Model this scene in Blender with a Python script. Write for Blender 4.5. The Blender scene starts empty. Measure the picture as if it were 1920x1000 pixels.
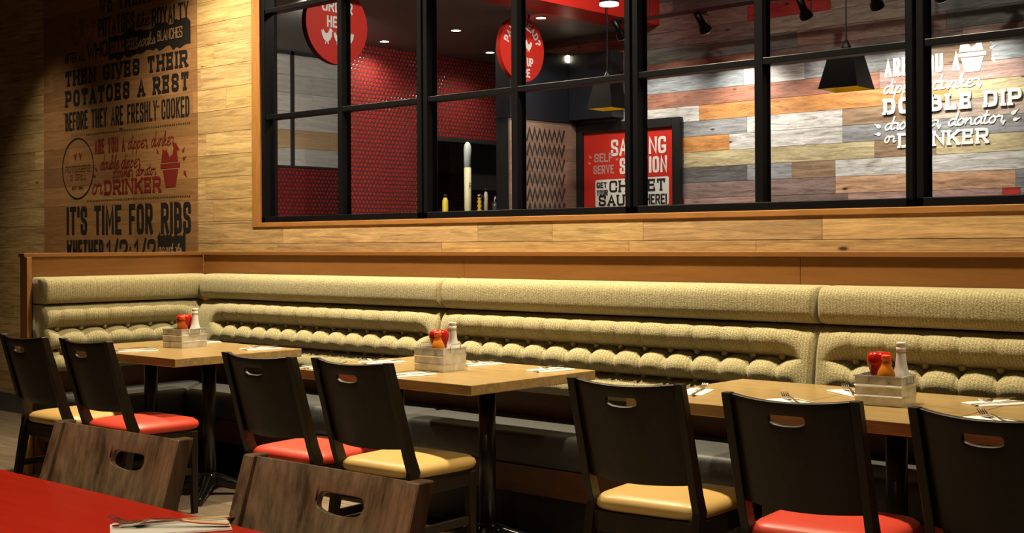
import bpy, bmesh, math, random
from mathutils import Vector, Matrix

C = bpy.context.scene.collection
SC = bpy.context.scene
PI = math.pi
random.seed(7)

# ------------------------------------------------------------------ camera
EYE = 1.30
TH, RO, F = 0.836025, -0.00565314, 2405.08
_d = Vector((-math.cos(TH), math.sin(TH), 0))
_r = Vector((math.sin(TH), math.cos(TH), 0))
_u = Vector((0, 0, 1))
_R = math.cos(RO) * _r + math.sin(RO) * _u
_U = -math.sin(RO) * _r + math.cos(RO) * _u
cam = bpy.data.objects.new('camera', bpy.data.cameras.new('camera'))
C.objects.link(cam)
M3 = Matrix((_R, _U, -_d)).transposed()
cam.matrix_world = Matrix.Translation((0, 0, EYE)) @ M3.to_4x4()
cam.data.sensor_width = 36
cam.data.lens = F / 1920 * 36
cam.data.shift_y = -(500 - 456.926) / 1920
cam.data.clip_start = 0.05
SC.camera = cam

# ------------------------------------------------------------------ world, exposure, ceiling lamps
W = bpy.data.worlds.new('world'); SC.world = W; W.use_nodes = True
W.node_tree.nodes['Background'].inputs[0].default_value = (1.0, 0.72, 0.45, 1)
W.node_tree.nodes['Background'].inputs[1].default_value = 0.03
SC.view_settings.view_transform = 'Standard'
SC.view_settings.look = 'None'
SC.view_settings.exposure = 0.0
SC.view_settings.gamma = 1.0
SC.view_settings.use_curve_mapping = False
SC.cycles.max_bounces = 8
SC.cycles.transparent_max_bounces = 12
SC.cycles.use_denoising = True
SC.cycles.sample_clamp_indirect = 4
SC.cycles.caustics_reflective = False
SC.cycles.caustics_refractive = False

WARM = (1.0, 0.82, 0.54)
COOL = (1.0, 0.93, 0.82)

def spot(loc, aim, watts, cone, color=WARM, blend=0.6, size=0.04):
    l = bpy.data.lights.new('spot_lamp', 'SPOT')
    l.energy = watts; l.color = color; l.spot_size = math.radians(cone); l.spot_blend = blend
    l.shadow_soft_size = size
    o = bpy.data.objects.new('spot_lamp', l); C.objects.link(o)
    o.location = loc
    o.rotation_euler = (Vector(aim) - Vector(loc)).to_track_quat('-Z', 'Y').to_euler()
    return o

CEIL = 3.45
# row of recessed lamps over the banquette (their trims are built with the ceiling)
ROW = [(-8.9, 120), (-6.64, 400), (-5.2, 480), (-3.9, 500), (-2.6, 330), (-1.3, 190)]
for x, w in ROW:
    spot((x, 4.14, CEIL - 0.03), (x, 4.45, 0.6), w, (126 if x < -6 else 112) if x > -8 else 74, WARM, 1.0, 0.07)
# lamps over the aisle and the red table in the foreground
for x, y, w in ((-5.4, 2.3, 40), (-2.6, 2.3, 36), (-2.0, 0.7, 95), (-3.6, 1.0, 60)):
    spot((x, y, CEIL - 0.03), (x, y, 0), w, 95)
spot((-1.0, -0.9, CEIL - 0.03), (-2.1, 1.4, 0.75), 170, 42)  # unseen lamp added behind the camera to brighten the foreground chair fronts

# ------------------------------------------------------------------ material helpers
def mat(name, color, rough=0.5, metal=0.0, spec=0.5):
    m = bpy.data.materials.new(name); m.use_nodes = True
    b = m.node_tree.nodes['Principled BSDF']
    b.inputs['Base Color'].default_value = (*color, 1)
    b.inputs['Roughness'].default_value = rough
    b.inputs['Metallic'].default_value = metal
    b.inputs['Specular IOR Level'].default_value = spec
    return m

class NT:
    def __init__(s, m):
        s.t = m.node_tree; s.b = s.t.nodes['Principled BSDF']
    def n(s, kind, **kw):
        x = s.t.nodes.new(kind)
        for k, v in kw.items():
            if k.startswith('i_'):
                key = k[2:]
                x.inputs[int(key) if key.isdigit() else key].default_value = v
            else:
                setattr(x, k, v)
        return x
    def l(s, a, b): s.t.links.new(a, b)
    def coords(s, scale=(1, 1, 1), kind='Object'):
        tc = s.n('ShaderNodeTexCoord'); mp = s.n('ShaderNodeMapping')
        mp.inputs['Scale'].default_value = scale
        s.l(tc.outputs[kind], mp.inputs['Vector'])
        return mp.outputs[0]
    def noise(s, vec, scale, detail=4, rough=0.6, dist=0.0):
        x = s.n('ShaderNodeTexNoise'); x.inputs['Scale'].default_value = scale
        x.inputs['Detail'].default_value = detail; x.inputs['Roughness'].default_value = rough
        x.inputs['Distortion'].default_value = dist
        s.l(vec, x.inputs['Vector']); return x
    def ramp(s, fac, stops):
        r = s.n('ShaderNodeValToRGB')
        el = r.color_ramp.elements
        while len(el) < len(stops): el.new(0.5)
        for e, (p, c) in zip(el, stops):
            e.position = p; e.color = (*c, 1) if len(c) == 3 else c
        s.l(fac, r.inputs[0]); return r
    def mix(s, a, b, fac, mode='MIX'):
        x = s.n('ShaderNodeMix', data_type='RGBA', blend_type=mode)
        if isinstance(fac, (int, float)): x.inputs[0].default_value = fac
        else: s.l(fac, x.inputs[0])
        for k, v in ((6, a), (7, b)):
            if isinstance(v, tuple): x.inputs[k].default_value = (*v, 1)
            else: s.l(v, x.inputs[k])
        return x.outputs[2]
    def bump(s, h, strength=0.3, dist=0.01):
        x = s.n('ShaderNodeBump'); x.inputs['Strength'].default_value = strength
        x.inputs['Distance'].default_value = dist
        s.l(h, x.inputs['Height']); s.l(x.outputs[0], s.b.inputs['Normal']); return x

def wood(name, dark, light, rough=0.4, stretch=(1, 12, 12), scale=3.0, bump=0.1, use_tone=False, knots=False, coat=0.0, contrast=1.0, dist=1.2):
    """Procedural timber; the grain runs along the axis with the smallest stretch. use_tone multiplies by each board's own colour."""
    m = mat(name, light, rough); g = NT(m)
    tcn = g.n('ShaderNodeTexCoord')
    vec = tcn.outputs['Object']
    if use_tone:
        at = g.n('ShaderNodeAttribute', attribute_name='board')
        tone = at.outputs['Color']
        # every board gets its own piece of grain
        off = g.n('ShaderNodeVectorMath', operation='SCALE'); off.inputs['Scale'].default_value = 37.0
        g.l(tone, off.inputs[0])
        add = g.n('ShaderNodeVectorMath', operation='ADD')
        g.l(vec, add.inputs[0]); g.l(off.outputs[0], add.inputs[1]); vec = add.outputs[0]
    mp = g.n('ShaderNodeMapping'); mp.inputs['Scale'].default_value = stretch
    g.l(vec, mp.inputs['Vector'])
    n1 = g.noise(mp.outputs[0], scale, 6, 0.62, dist)
    n2 = g.noise(mp.outputs[0], scale * 7, 3, 0.6, 0.2)
    mixf = g.n('ShaderNodeMath', operation='MULTIPLY_ADD'); mixf.inputs[1].default_value = 0.28
    g.l(n2.outputs[0], mixf.inputs[0])
    sc = g.n('ShaderNodeMath', operation='MULTIPLY'); sc.inputs[1].default_value = 0.78
    g.l(n1.outputs[0], sc.inputs[0]); g.l(sc.outputs[0], mixf.inputs[2])
    a, b = 0.5 - 0.2 / contrast, 0.5 + 0.2 / contrast
    r = g.ramp(mixf.outputs[0], [(a, dark), (b, light)])
    col = r.outputs[0]
    if knots:
        mk = g.n('ShaderNodeMapping'); mk.inputs['Scale'].default_value = (1.0, 2.6, 2.6)
        g.l(vec, mk.inputs['Vector'])
        v = g.n('ShaderNodeTexVoronoi'); v.inputs['Scale'].default_value = 2.3
        g.l(mk.outputs[0], v.inputs['Vector'])
        kr = g.ramp(v.outputs['Distance'], [(0.03, (1, 1, 1)), (0.075, (0, 0, 0))])
        col = g.mix(col, (0.05, 0.025, 0.01), kr.outputs[0])
        mc = g.n('ShaderNodeMapping'); mc.inputs['Scale'].default_value = (2.0, 30, 30)
        g.l(vec, mc.inputs['Vector'])
        cr = g.noise(mc.outputs[0], 1.6, 3, 0.7, 0.6)
        cf = g.ramp(cr.outputs[0], [(0.70, (0, 0, 0)), (0.76, (1, 1, 1))])
        col = g.mix(col, (0.04, 0.02, 0.008), cf.outputs[0])
    if use_tone:
        col = g.mix(col, tone, 1.0, 'MULTIPLY')
    g.l(col, g.b.inputs['Base Color'])
    g.bump(mixf.outputs[0], bump, 0.004)
    if coat: g.b.inputs['Coat Weight'].default_value = coat; g.b.inputs['Coat Roughness'].default_value = 0.15
    return m

# ------------------------------------------------------------------ materials
m_plank = wood('oak_cladding', (0.22, 0.135, 0.055), (0.60, 0.42, 0.19), 0.6, (1, 13, 13), 2.6, 0.35, True, True, contrast=1.15)
m_mural = wood('printed_oak', (0.20, 0.095, 0.038), (0.38, 0.21, 0.088), 0.45, (1, 14, 14), 2.6, 0.15, True, True, contrast=0.9)
m_far = wood('painted_boards', (0.35, 0.31, 0.28), (1.15, 1.15, 1.15), 0.55, (1, 9, 9), 3.4, 0.45, True, True, contrast=1.35)
m_floor = wood('floor_boards', (0.16, 0.12, 0.085), (0.34, 0.27, 0.20), 0.3, (1, 10, 10), 3, 0.1, True)
m_grout = mat('grout', (0.30, 0.25, 0.19), 0.8)
m_gap = mat('board_gap', (0.03, 0.018, 0.01), 0.9)
m_maple = wood('stained_maple', (0.185, 0.075, 0.020), (0.285, 0.122, 0.034), 0.35, (1, 9, 9), 1.6, 0.03, contrast=0.8)
m_maple_y = wood('stained_maple_upright', (0.185, 0.075, 0.020), (0.285, 0.122, 0.034), 0.35, (9, 1, 9), 1.6, 0.03, contrast=0.8)
m_maple_shaded = wood('shaded_maple', (0.075, 0.028, 0.010), (0.125, 0.048, 0.016), 0.4, (1, 9, 9), 1.6, 0.03)  # maple darkened in colour for the shade under the seats
m_casing = wood('casing_timber', (0.25, 0.11, 0.030), (0.37, 0.175, 0.050), 0.4, (2, 9, 9), 2, 0.03)
m_casing_v = wood('casing_timber_upright', (0.25, 0.11, 0.030), (0.37, 0.175, 0.050), 0.4, (9, 9, 2), 2, 0.03)
m_top = wood('table_beech', (0.22, 0.135, 0.046), (0.43, 0.285, 0.110), 0.3, (1, 12, 12), 2.6, 0.02, contrast=1.1, coat=0.3)
m_dark = wood('espresso_timber', (0.009, 0.0055, 0.003), (0.022, 0.013, 0.0065), 0.42, (14, 14, 1), 2.4, 0.06)  # chair timber, darkened in colour for the shaded backs of the row
m_dark_lit = wood('espresso_timber_lit', (0.055, 0.034, 0.019), (0.23, 0.155, 0.092), 0.36, (10, 10, 0.45), 1.5, 0.05, contrast=1.9, dist=0.3)  # lit copy of the chair timber, lightened for the foreground chairs
m_redtop = wood('red_tabletop', (0.50, 0.012, 0.004), (0.62, 0.022, 0.006), 0.35, (1, 10, 10), 2.0, 0.02)
m_black_metal = mat('black_metal', (0.008, 0.008, 0.008), 0.3)
m_base_metal = mat('cast_iron', (0.006, 0.006, 0.006), 0.12)
m_frame = mat('black_window_frame', (0.0035, 0.0035, 0.005), 0.35, 0, .35)
m_vinyl = mat('black_vinyl', (0.050, 0.052, 0.053), 0.52)
m_dark.node_tree.nodes['Principled BSDF'].inputs['Specular IOR Level'].default_value = 0.3
g = NT(m_vinyl); g.bump(g.noise(g.coords((1, 1, 1)), 9, 3).outputs[0], 0.25, 0.02)
m_red_vinyl = mat('red_vinyl', (0.62, 0.055, 0.03), 0.38)
m_tan_vinyl = mat('tan_vinyl', (0.52, 0.34, 0.11), 0.38)
m_kick = mat('black_plinth', (0.008, 0.007, 0.006), 0.6)
m_tilebase = mat('grey_base_tile', (0.06, 0.062, 0.066), 0.35)
m_white = mat('white_plastic', (0.70, 0.69, 0.67), 0.35)
m_napkin = mat('white_paper', (0.85, 0.83, 0.79), 0.8)
m_steel = mat('cutlery_steel', (0.75, 0.73, 0.70), 0.16, 1.0)
m_wire = mat('steel_wire', (0.35, 0.33, 0.30), 0.3, 1.0)
m_ketchup = mat('ketchup_red', (0.45, 0.012, 0.008), 0.12)
m_cap_or = mat('orange_cap', (0.85, 0.10, 0.015), 0.3)
m_hot = mat('hot_sauce', (0.55, 0.17, 0.015), 0.08)
m_hot2 = mat('chili_sauce', (0.30, 0.055, 0.01), 0.08)
m_label = mat('cream_label', (0.6, 0.55, 0.45), 0.5)
m_ceil = mat('dark_ceiling', (0.022, 0.020, 0.019), 0.8)
m_kceil = mat('kitchen_ceiling', (0.20, 0.20, 0.20), 0.6)
m_navy = mat('navy_soffit', (0.010, 0.012, 0.020), 0.4)
m_hood = mat('dark_hood', (0.02, 0.021, 0.022), 0.35)
m_greypanel = mat('grey_steel_panel', (0.13, 0.14, 0.14), 0.3, 0.6)
m_redpaint = mat('red_paint', (0.55, 0.02, 0.012), 0.45)
m_signred = mat('sign_red', (0.60, 0.028, 0.018), 0.35)
m_signwhite = mat('sign_white', (0.82, 0.80, 0.76), 0.5)
m_signdim = mat('sign_white_dimmed', (0.52, 0.30, 0.27), 0.5)  # white print dimmed in colour for the shaded left of the poster
m_ink = mat('black_ink', (0.012, 0.009, 0.008), 0.6)
m_ink_red = mat('red_ink', (0.17, 0.012, 0.010), 0.6)
m_ink_faint = mat('faint_ink', (0.20, 0.085, 0.035), 0.6)
m_ink_wood = mat('reversed_lettering', (0.36, 0.21, 0.10), 0.6)
m_zig = mat('charcoal_print', (0.035, 0.03, 0.028), 0.6)
m_black = mat('matt_black', (0.007, 0.007, 0.007), 0.45)
m_gloss_black = mat('gloss_black', (0.003, 0.003, 0.003), 0.3, 0, .25)
m_shade = mat('black_shade', (0.002, 0.002, 0.002), 0.6, 0, .15)
m_chrome = mat('chrome_rim', (0.6, 0.6, 0.6), 0.15, 1.0)
m_yellow = mat('yellow_enamel', (0.85, 0.62, 0.02), 0.4)
m_cream = mat('cream_sleeve', (0.70, 0.66, 0.42), 0.4)
m_screw = mat('yellow_plastic', (0.6, 0.45, 0.03), 0.4)

def fabric():
    m = mat('olive_boucle', (0.36, 0.31, 0.15), 0.85); g = NT(m)
    vec = g.coords()
    sp = g.noise(vec, 230, 2, 0.75)
    big = g.noise(vec, 14, 2, 0.5)
    at = g.n('ShaderNodeAttribute', attribute_name='along')
    sn = g.n('ShaderNodeMath', operation='SINE')
    mu = g.n('ShaderNodeMath', operation='MULTIPLY'); mu.inputs[1].default_value = 2 * PI / 0.014
    g.l(at.outputs['Fac'], mu.inputs[0]); g.l(mu.outputs[0], sn.inputs[0])
    ad = g.n('ShaderNodeMath', operation='MULTIPLY_ADD'); ad.inputs[1].default_value = 0.045
    g.l(sn.outputs[0], ad.inputs[0]); g.l(sp.outputs[0], ad.inputs[2])
    r = g.ramp(ad.outputs[0], [(0.30, (0.19, 0.158, 0.070)), (0.5, (0.365, 0.318, 0.155)), (0.72, (0.64, 0.585, 0.335))])
    g.l(r.outputs[0], g.b.inputs['Base Color'])
    g.bump(ad.outputs[0], 0.8, 0.006)
    g.b.inputs['Sheen Weight'].default_value = 0.25
    return m
m_fabric = fabric()

def galv():
    m = mat('galvanised_steel', (0.7, 0.72, 0.74), 0.36, 0.72); g = NT(m)
    v = g.coords(); n = g.noise(v, 22, 4, 0.6, 0.5)
    r = g.ramp(n.outputs[0], [(0.3, (0.56, 0.59, 0.62)), (0.7, (0.88, 0.90, 0.93))])
    g.l(r.outputs[0], g.b.inputs['Base Color'])
    rr = g.ramp(n.outputs[0], [(0.3, (0.26,) * 3), (0.7, (0.44,) * 3)])
    g.l(rr.outputs[0], g.b.inputs['Roughness'])
    return m
m_galv = galv()

def penny():
    """Round red mosaic tiles on a hexagonal grid with dark joints."""
    m = mat('penny_tile', (0.4, 0.02, 0.015), 0.15); g = NT(m)
    tc = g.n('ShaderNodeTexCoord'); sep = g.n('ShaderNodeSeparateXYZ'); g.l(tc.outputs['Object'], sep.inputs[0])
    P = 0.042
    def dist(ox, oz):
        outs = []
        for src, step, o in ((sep.outputs[1], P, ox), (sep.outputs[2], P * math.sqrt(3), oz)):
            a = g.n('ShaderNodeMath', operation='ADD'); a.inputs[1].default_value = o + 50 * step
            g.l(src, a.inputs[0])
            md = g.n('ShaderNodeMath', operation='MODULO'); md.inputs[1].default_value = step
            g.l(a.outputs[0], md.inputs[0])
            s = g.n('ShaderNodeMath', operation='SUBTRACT'); s.inputs[1].default_value = step / 2
            g.l(md.outputs[0], s.inputs[0])
            p = g.n('ShaderNodeMath', operation='MULTIPLY'); g.l(s.outputs[0], p.inputs[0]); g.l(s.outputs[0], p.inputs[1])
            outs.append(p.outputs[0])
        a = g.n('ShaderNodeMath', operation='ADD'); g.l(outs[0], a.inputs[0]); g.l(outs[1], a.inputs[1])
        q = g.n('ShaderNodeMath', operation='SQRT'); g.l(a.outputs[0], q.inputs[0]); return q.outputs[0]
    mn = g.n('ShaderNodeMath', operation='MINIMUM')
    g.l(dist(0, 0), mn.inputs[0]); g.l(dist(P / 2, P * math.sqrt(3) / 2), mn.inputs[1])
    dv = g.n('ShaderNodeMath', operation='DIVIDE'); dv.inputs[1].default_value = P / 2
    g.l(mn.outputs[0], dv.inputs[0])
    n = g.noise(tc.outputs['Object'], 40, 1)
    tile = g.ramp(n.outputs[0], [(0.3, (0.17, 0.010, 0.011)), (0.7, (0.26, 0.020, 0.018))])
    mask = g.ramp(dv.outputs[0], [(0.74, (0, 0, 0)), (0.86, (1, 1, 1))])
    g.l(g.mix(tile.outputs[0], (0.010, 0.008, 0.008), mask.outputs[0]), g.b.inputs['Base Color'])
    rg = g.ramp(dv.outputs[0], [(0.80, (0.12,) * 3), (0.90, (0.7,) * 3)])
    g.l(rg.outputs[0], g.b.inputs['Roughness'])
    h = g.ramp(dv.outputs[0], [(0.0, (1, 1, 1)), (0.6, (0.8,) * 3), (0.95, (0, 0, 0))])
    g.bump(h.outputs[0], 0.5, 0.006)
    return m
m_penny = penny()

def glass():
    m = bpy.data.materials.new('window_glass'); m.use_nodes = True
    t = m.node_tree; t.nodes.remove(t.nodes['Principled BSDF'])
    out = t.nodes['Material Output']
    tr = t.nodes.new('ShaderNodeBsdfTransparent'); tr.inputs[0].default_value = (0.93, 0.94, 0.94, 1)
    gl = t.nodes.new('ShaderNodeBsdfGlossy'); gl.inputs['Roughness'].default_value = 0.01
    fr = t.nodes.new('ShaderNodeFresnel'); fr.inputs[0].default_value = 1.45
    mx = t.nodes.new('ShaderNodeMixShader')
    t.links.new(fr.outputs[0], mx.inputs[0]); t.links.new(tr.outputs[0], mx.inputs[1]); t.links.new(gl.outputs[0], mx.inputs[2])
    t.links.new(mx.outputs[0], out.inputs[0])
    return m
m_glass = glass()

def emit(name, color, s):
    m = mat(name, color, 0.5); b = m.node_tree.nodes['Principled BSDF']
    b.inputs['Emission Color'].default_value = (*color, 1); b.inputs['Emission Strength'].default_value = s
    return m
m_lamp = emit('lamp_glow', (1.0, 0.86, 0.6), 14)
m_lampw = emit('lamp_glow_white', (1.0, 0.92, 0.8), 5)
m_tube = mat('pale_cups', (0.62, 0.72, 0.72), 0.4)

# ------------------------------------------------------------------ mesh helpers
def BM(): return bmesh.new()

def obj(name, bm, m, parent=None, smooth=False, loc=None):
    me = bpy.data.meshes.new(name)
    bmesh.ops.recalc_face_normals(bm, faces=bm.faces[:])
    bm.to_mesh(me); bm.free()
    if smooth:
        for p in me.polygons: p.use_smooth = True
    for mm in (m if isinstance(m, (list, tuple)) else [m]): me.materials.append(mm)
    o = bpy.data.objects.new(name, me); C.objects.link(o)
    if parent: o.parent = parent
    if loc: o.location = loc
    return o

def tag(o, label, cat, group=None):
    o['label'] = label; o['category'] = cat
    if group: o['group'] = group
    return o

def thing(name, label, cat, loc=(0, 0, 0), rz=0, group=None):
    o = bpy.data.objects.new(name, None); C.objects.link(o)
    o.location = loc; o.rotation_euler = (0, 0, rz); o.empty_display_size = 0.1
    return tag(o, label, cat, group)

def struct(o):
    o['kind'] = 'structure'; return o

def copy_tree(o, parent=None):
    c = o.copy(); C.objects.link(c)
    if parent: c.parent = parent
    for ch in list(o.children): copy_tree(ch, c)
    return c

def box(bm, x0, x1, y0, y1, z0, z1, bev=0.0, seg=2, mi=0):
    vs = [bm.verts.new((x, y, z)) for x in (x0, x1) for y in (y0, y1) for z in (z0, z1)]
    fs = []
    for q in ((0, 1, 3, 2), (4, 6, 7, 5), (0, 4, 5, 1), (2, 3, 7, 6), (0, 2, 6, 4), (1, 5, 7, 3)):
        f = bm.faces.new([vs[i] for i in q]); f.material_index = mi; fs.append(f)
    if bev:
        es = list({e for f in fs for e in f.edges})
        bmesh.ops.bevel(bm, geom=es, offset=bev, segments=seg, profile=0.5, affect='EDGES')
    return vs

def prism(bm, pts, axis, a, b, bev=0.0):
    """Extrude a 2-D outline between a and b along axis ('x': pts are (y,z); 'y': (x,z); 'z': (x,y))."""
    def P(p, t):
        return {'x': (t, p[0], p[1]), 'y': (p[0], t, p[1]), 'z': (p[0], p[1], t)}[axis]
    A = [bm.verts.new(P(p, a)) for p in pts]; B = [bm.verts.new(P(p, b)) for p in pts]
    fs = [bm.faces.new(A), bm.faces.new(B[::-1])]
    n = len(pts)
    for i in range(n): fs.append(bm.faces.new((A[i], A[(i + 1) % n], B[(i + 1) % n], B[i])))
    if bev:
        es = list({e for f in fs for e in f.edges})
        bmesh.ops.bevel(bm, geom=es, offset=bev, segments=2, profile=0.5, affect='EDGES')
    return fs

def sweep(bm, path, prof):
    """Sweep rectangular sections: path = [(x,y,z)], prof = [(wx,wy)] half sizes; sections stay horizontal."""
    rings = []
    for (x, y, z), (a, b) in zip(path, prof):
        rings.append([bm.verts.new((x + sx * a, y + sy * b, z)) for sx, sy in ((-1, -1), (1, -1), (1, 1), (-1, 1))])
    for r0, r1 in zip(rings, rings[1:]):
        for i in range(4): bm.faces.new((r0[i], r0[(i + 1) % 4], r1[(i + 1) % 4], r1[i]))
    bm.faces.new(rings[0][::-1]); bm.faces.new(rings[-1])

def tube(bm, pts, r, n=8, closed=False):
    pts = [Vector(p) for p in pts]; rings = []
    N = len(pts)
    for i, p in enumerate(pts):
        a = pts[i - 1] if (i or closed) else p
        b = pts[(i + 1) % N] if (i < N - 1 or closed) else p
        t = (b - a).normalized()
        q = Vector((0, 0, 1)) if abs(t.z) < 0.9 else Vector((1, 0, 0))
        u = t.cross(q).normalized(); v = t.cross(u)
        rr = r[i] if isinstance(r, (list, tuple)) else r
        rings.append([bm.verts.new(p + rr * (math.cos(2 * PI * k / n) * u + math.sin(2 * PI * k / n) * v)) for k in range(n)])
    prs = list(zip(rings, rings[1:])) + ([(rings[-1], rings[0])] if closed else [])
    for r0, r1 in prs:
        for k in range(n): bm.faces.new((r0[k], r0[(k + 1) % n], r1[(k + 1) % n], r1[k]))
    if not closed:
        bm.faces.new(rings[0][::-1]); bm.faces.new(rings[-1])

def lathe(bm, prof, n=24, c=(0, 0, 0), sx=1.0, sy=1.0, cap=True):
    rings = []
    for r, z in prof:
        rings.append([bm.verts.new((c[0] + sx * r * math.cos(2 * PI * k / n), c[1] + sy * r * math.sin(2 * PI * k / n), c[2] + z)) for k in range(n)])
    for r0, r1 in zip(rings, rings[1:]):
        for k in range(n): bm.faces.new((r0[k], r0[(k + 1) % n], r1[(k + 1) % n], r1[k]))
    if cap:
        bm.faces.new(rings[0][::-1]); bm.faces.new(rings[-1])

# ------------------------------------------------------------------ lettering: a small stroke alphabet
SANS = {
 'A': (1, [[(0, 0), (.5, 1), (1, 0)], [(.2, .32), (.8, .32)]]),
 'B': (.95, [[(0, .53), (0, 0), '~', (.75, 0), (1, .08), (1, .45), (.75, .53), '|', (0, .53), (0, 1), '~', (.7, 1), (.92, .92), (.92, .6), (.7, .53)]]),
 'C': (.95, [['~', (1, .72), (1, .95), (.75, 1), (.25, 1), (0, .92), (0, .08), (.25, 0), (.75, 0), (1, .05), (1, .28)]]),
 'D': (1, [[(0, 1), (0, 0), '~', (.6, 0), (1, .08), (1, .92), (.6, 1), '|', (0, 1)]]),
 'E': (.82, [[(1, 1), (0, 1), (0, 0), (1, 0)], [(0, .52), (.8, .52)]]),
 'F': (.8, [[(1, 1), (0, 1), (0, 0)], [(0, .52), (.8, .52)]]),
 'G': (1, [['~', (1, .80), (1, .96), (.75, 1), (.25, 1), (0, .92), (0, .08), (.25, 0), (.75, 0), (1, .08), '|', (1, .40), (.62, .40)]]),
 'H': (1, [[(0, 0), (0, 1)], [(1, 0), (1, 1)], [(0, .52), (1, .52)]]),
 'I': (.0, [[(.5, 0), (.5, 1)]]),
 'J': (.7, [['~', (0, .25), (0, .04), (.3, 0), (.7, 0), (1, .05), '|', (1, 1)]]),
 'K': (1, [[(0, 0), (0, 1)], [(1, 1), (.08, .45)], [(.35, .62), (1, 0)]]),
 'L': (.78, [[(0, 1), (0, 0), (1, 0)]]),
 'M': (1.3, [[(0, 0), (0, 1), (.5, .25), (1, 1), (1, 0)]]),
 'N': (1.05, [[(0, 0), (0, 1), (1, 0), (1, 1)]]),
 'O': (1, [['~', (.5, 0), (.12, 0), (0, .15), (0, .85), (.12, 1), (.88, 1), (1, .85), (1, .15), (.88, 0), (.5, 0)]]),
 'P': (.95, [[(0, 0), (0, 1), '~', (.75, 1), (1, .92), (1, .5), (.75, .43), '|', (0, .43)]]),
 'Q': (1, [['~', (.5, 0), (.12, 0), (0, .15), (0, .85), (.12, 1), (.88, 1), (1, .85), (1, .15), (.88, 0), (.5, 0)], [(.6, .25), (1, -.05)]]),
 'R': (1, [[(0, 0), (0, 1), '~', (.75, 1), (1, .92), (1, .54), (.75, .47), '|', (0, .47)], [(.5, .47), (1, 0)]]),
 'S': (.95, [['~', (1, .75), (1, .96), (.75, 1), (.25, 1), (0, .95), (0, .6), (.3, .53), (.7, .47), (1, .4), (1, .05), (.75, 0), (.25, 0), (0, .04), (0, .25)]]),
 'T': (.95, [[(0, 1), (1, 1)], [(.5, 1), (.5, 0)]]),
 'U': (1, [[(0, 1), '~', (0, .1), (.2, 0), (.8, 0), (1, .1), '|', (1, 1)]]),
 'V': (1, [[(0, 1), (.5, 0), (1, 1)]]),
 'W': (1.45, [[(0, 1), (.25, 0), (.5, .85), (.75, 0), (1, 1)]]),
 'X': (1, [[(0, 0), (1, 1)], [(0, 1), (1, 0)]]),
 'Y': (1, [[(0, 1), (.5, .45), (1, 1)], [(.5, .45), (.5, 0)]]),
 'Z': (.95, [[(0, 1), (1, 1), (0, 0), (1, 0)]]),
 '1': (.45, [[(0, .8), (.7, 1), (.7, 0)]]),
 '2': (.9, [['~', (0, .75), (0, .95), (.3, 1), (.8, 1), (1, .9), (1, .6), (0, .1), '|', (0, 0), (1, 0)]]),
 '4': (.95, [[(.75, 0), (.75, 1), (0, .3), (1, .3)]]),
 '5': (.9, [[(1, 1), (.05, 1), (0, .55), '~', (.7, .6), (1, .5), (1, .08), (.7, 0), (.2, 0), (0, .1)]]),
 '9': (.9, [['~', (.1, 0), (.6, 0), (1, .2), (1, .9), (.7, 1), (.3, 1), (0, .9), (0, .55), (.3, .45), (1, .5)]]),
 '/': (.6, [[(0, -.05), (1, 1.05)]]), '.': (0, [[(.5, 0), (.5, .06)]]), ',': (0, [[(.5, .05), (.3, -.12)]]),
 ':': (0, [[(.5, .1), (.5, .18)], [(.5, .6), (.5, .68)]]),
 '!': (0, [[(.5, .3), (.5, 1)], [(.5, 0), (.5, .06)]]), "'": (0, [[(.5, 1), (.5, .75)]]),
 '?': (.8, [['~', (0, .8), (.1, 1), (.8, 1), (1, .85), (.95, .6), (.5, .45), '|', (.5, .28)], [(.5, 0), (.5, .06)]]),
 '&': (1, [['~', (1, 0), (.2, .75), (.3, 1), (.65, 1), (.7, .75), (.05, .35), (.05, .05), (.4, 0), (.8, .1), (1, .4)]]),
}
# feet of the slab letters: (x, y) ends that carry a bar, with the bar's reach to both sides
SERIF = {
 'A': [(0, 0), (1, 0)], 'B': [(0, 0), (0, 1)], 'D': [(0, 0), (0, 1)], 'E': [(0, 0), (0, 1)], 'F': [(0, 0), (0, 1)],
 'H': [(0, 0), (0, 1), (1, 0), (1, 1)], 'I': [(.5, 0), (.5, 1)], 'K': [(0, 0), (0, 1), (1, 0), (1, 1)],
 'L': [(0, 0), (0, 1)], 'M': [(0, 0), (0, 1), (1, 0), (1, 1)], 'N': [(0, 0), (0, 1), (1, 1)], 'P': [(0, 0), (0, 1)],
 'R': [(0, 0), (0, 1), (1, 0)], 'T': [(.5, 0)], 'U': [(0, 1), (1, 1)], 'V': [(0, 1), (1, 1)], 'W': [(0, 1), (1, 1)],
 'X': [(0, 0), (0, 1), (1, 0), (1, 1)], 'Y': [(0, 1), (1, 1), (.5, 0)],
}
DROPS = {'E': [(1, 1, -1), (1, 0, 1)], 'F': [(1, 1, -1)], 'L': [(1, 0, 1)], 'T': [(0, 1, -1), (1, 1, -1)], 'C': [(1, .86, -1)]}
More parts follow.
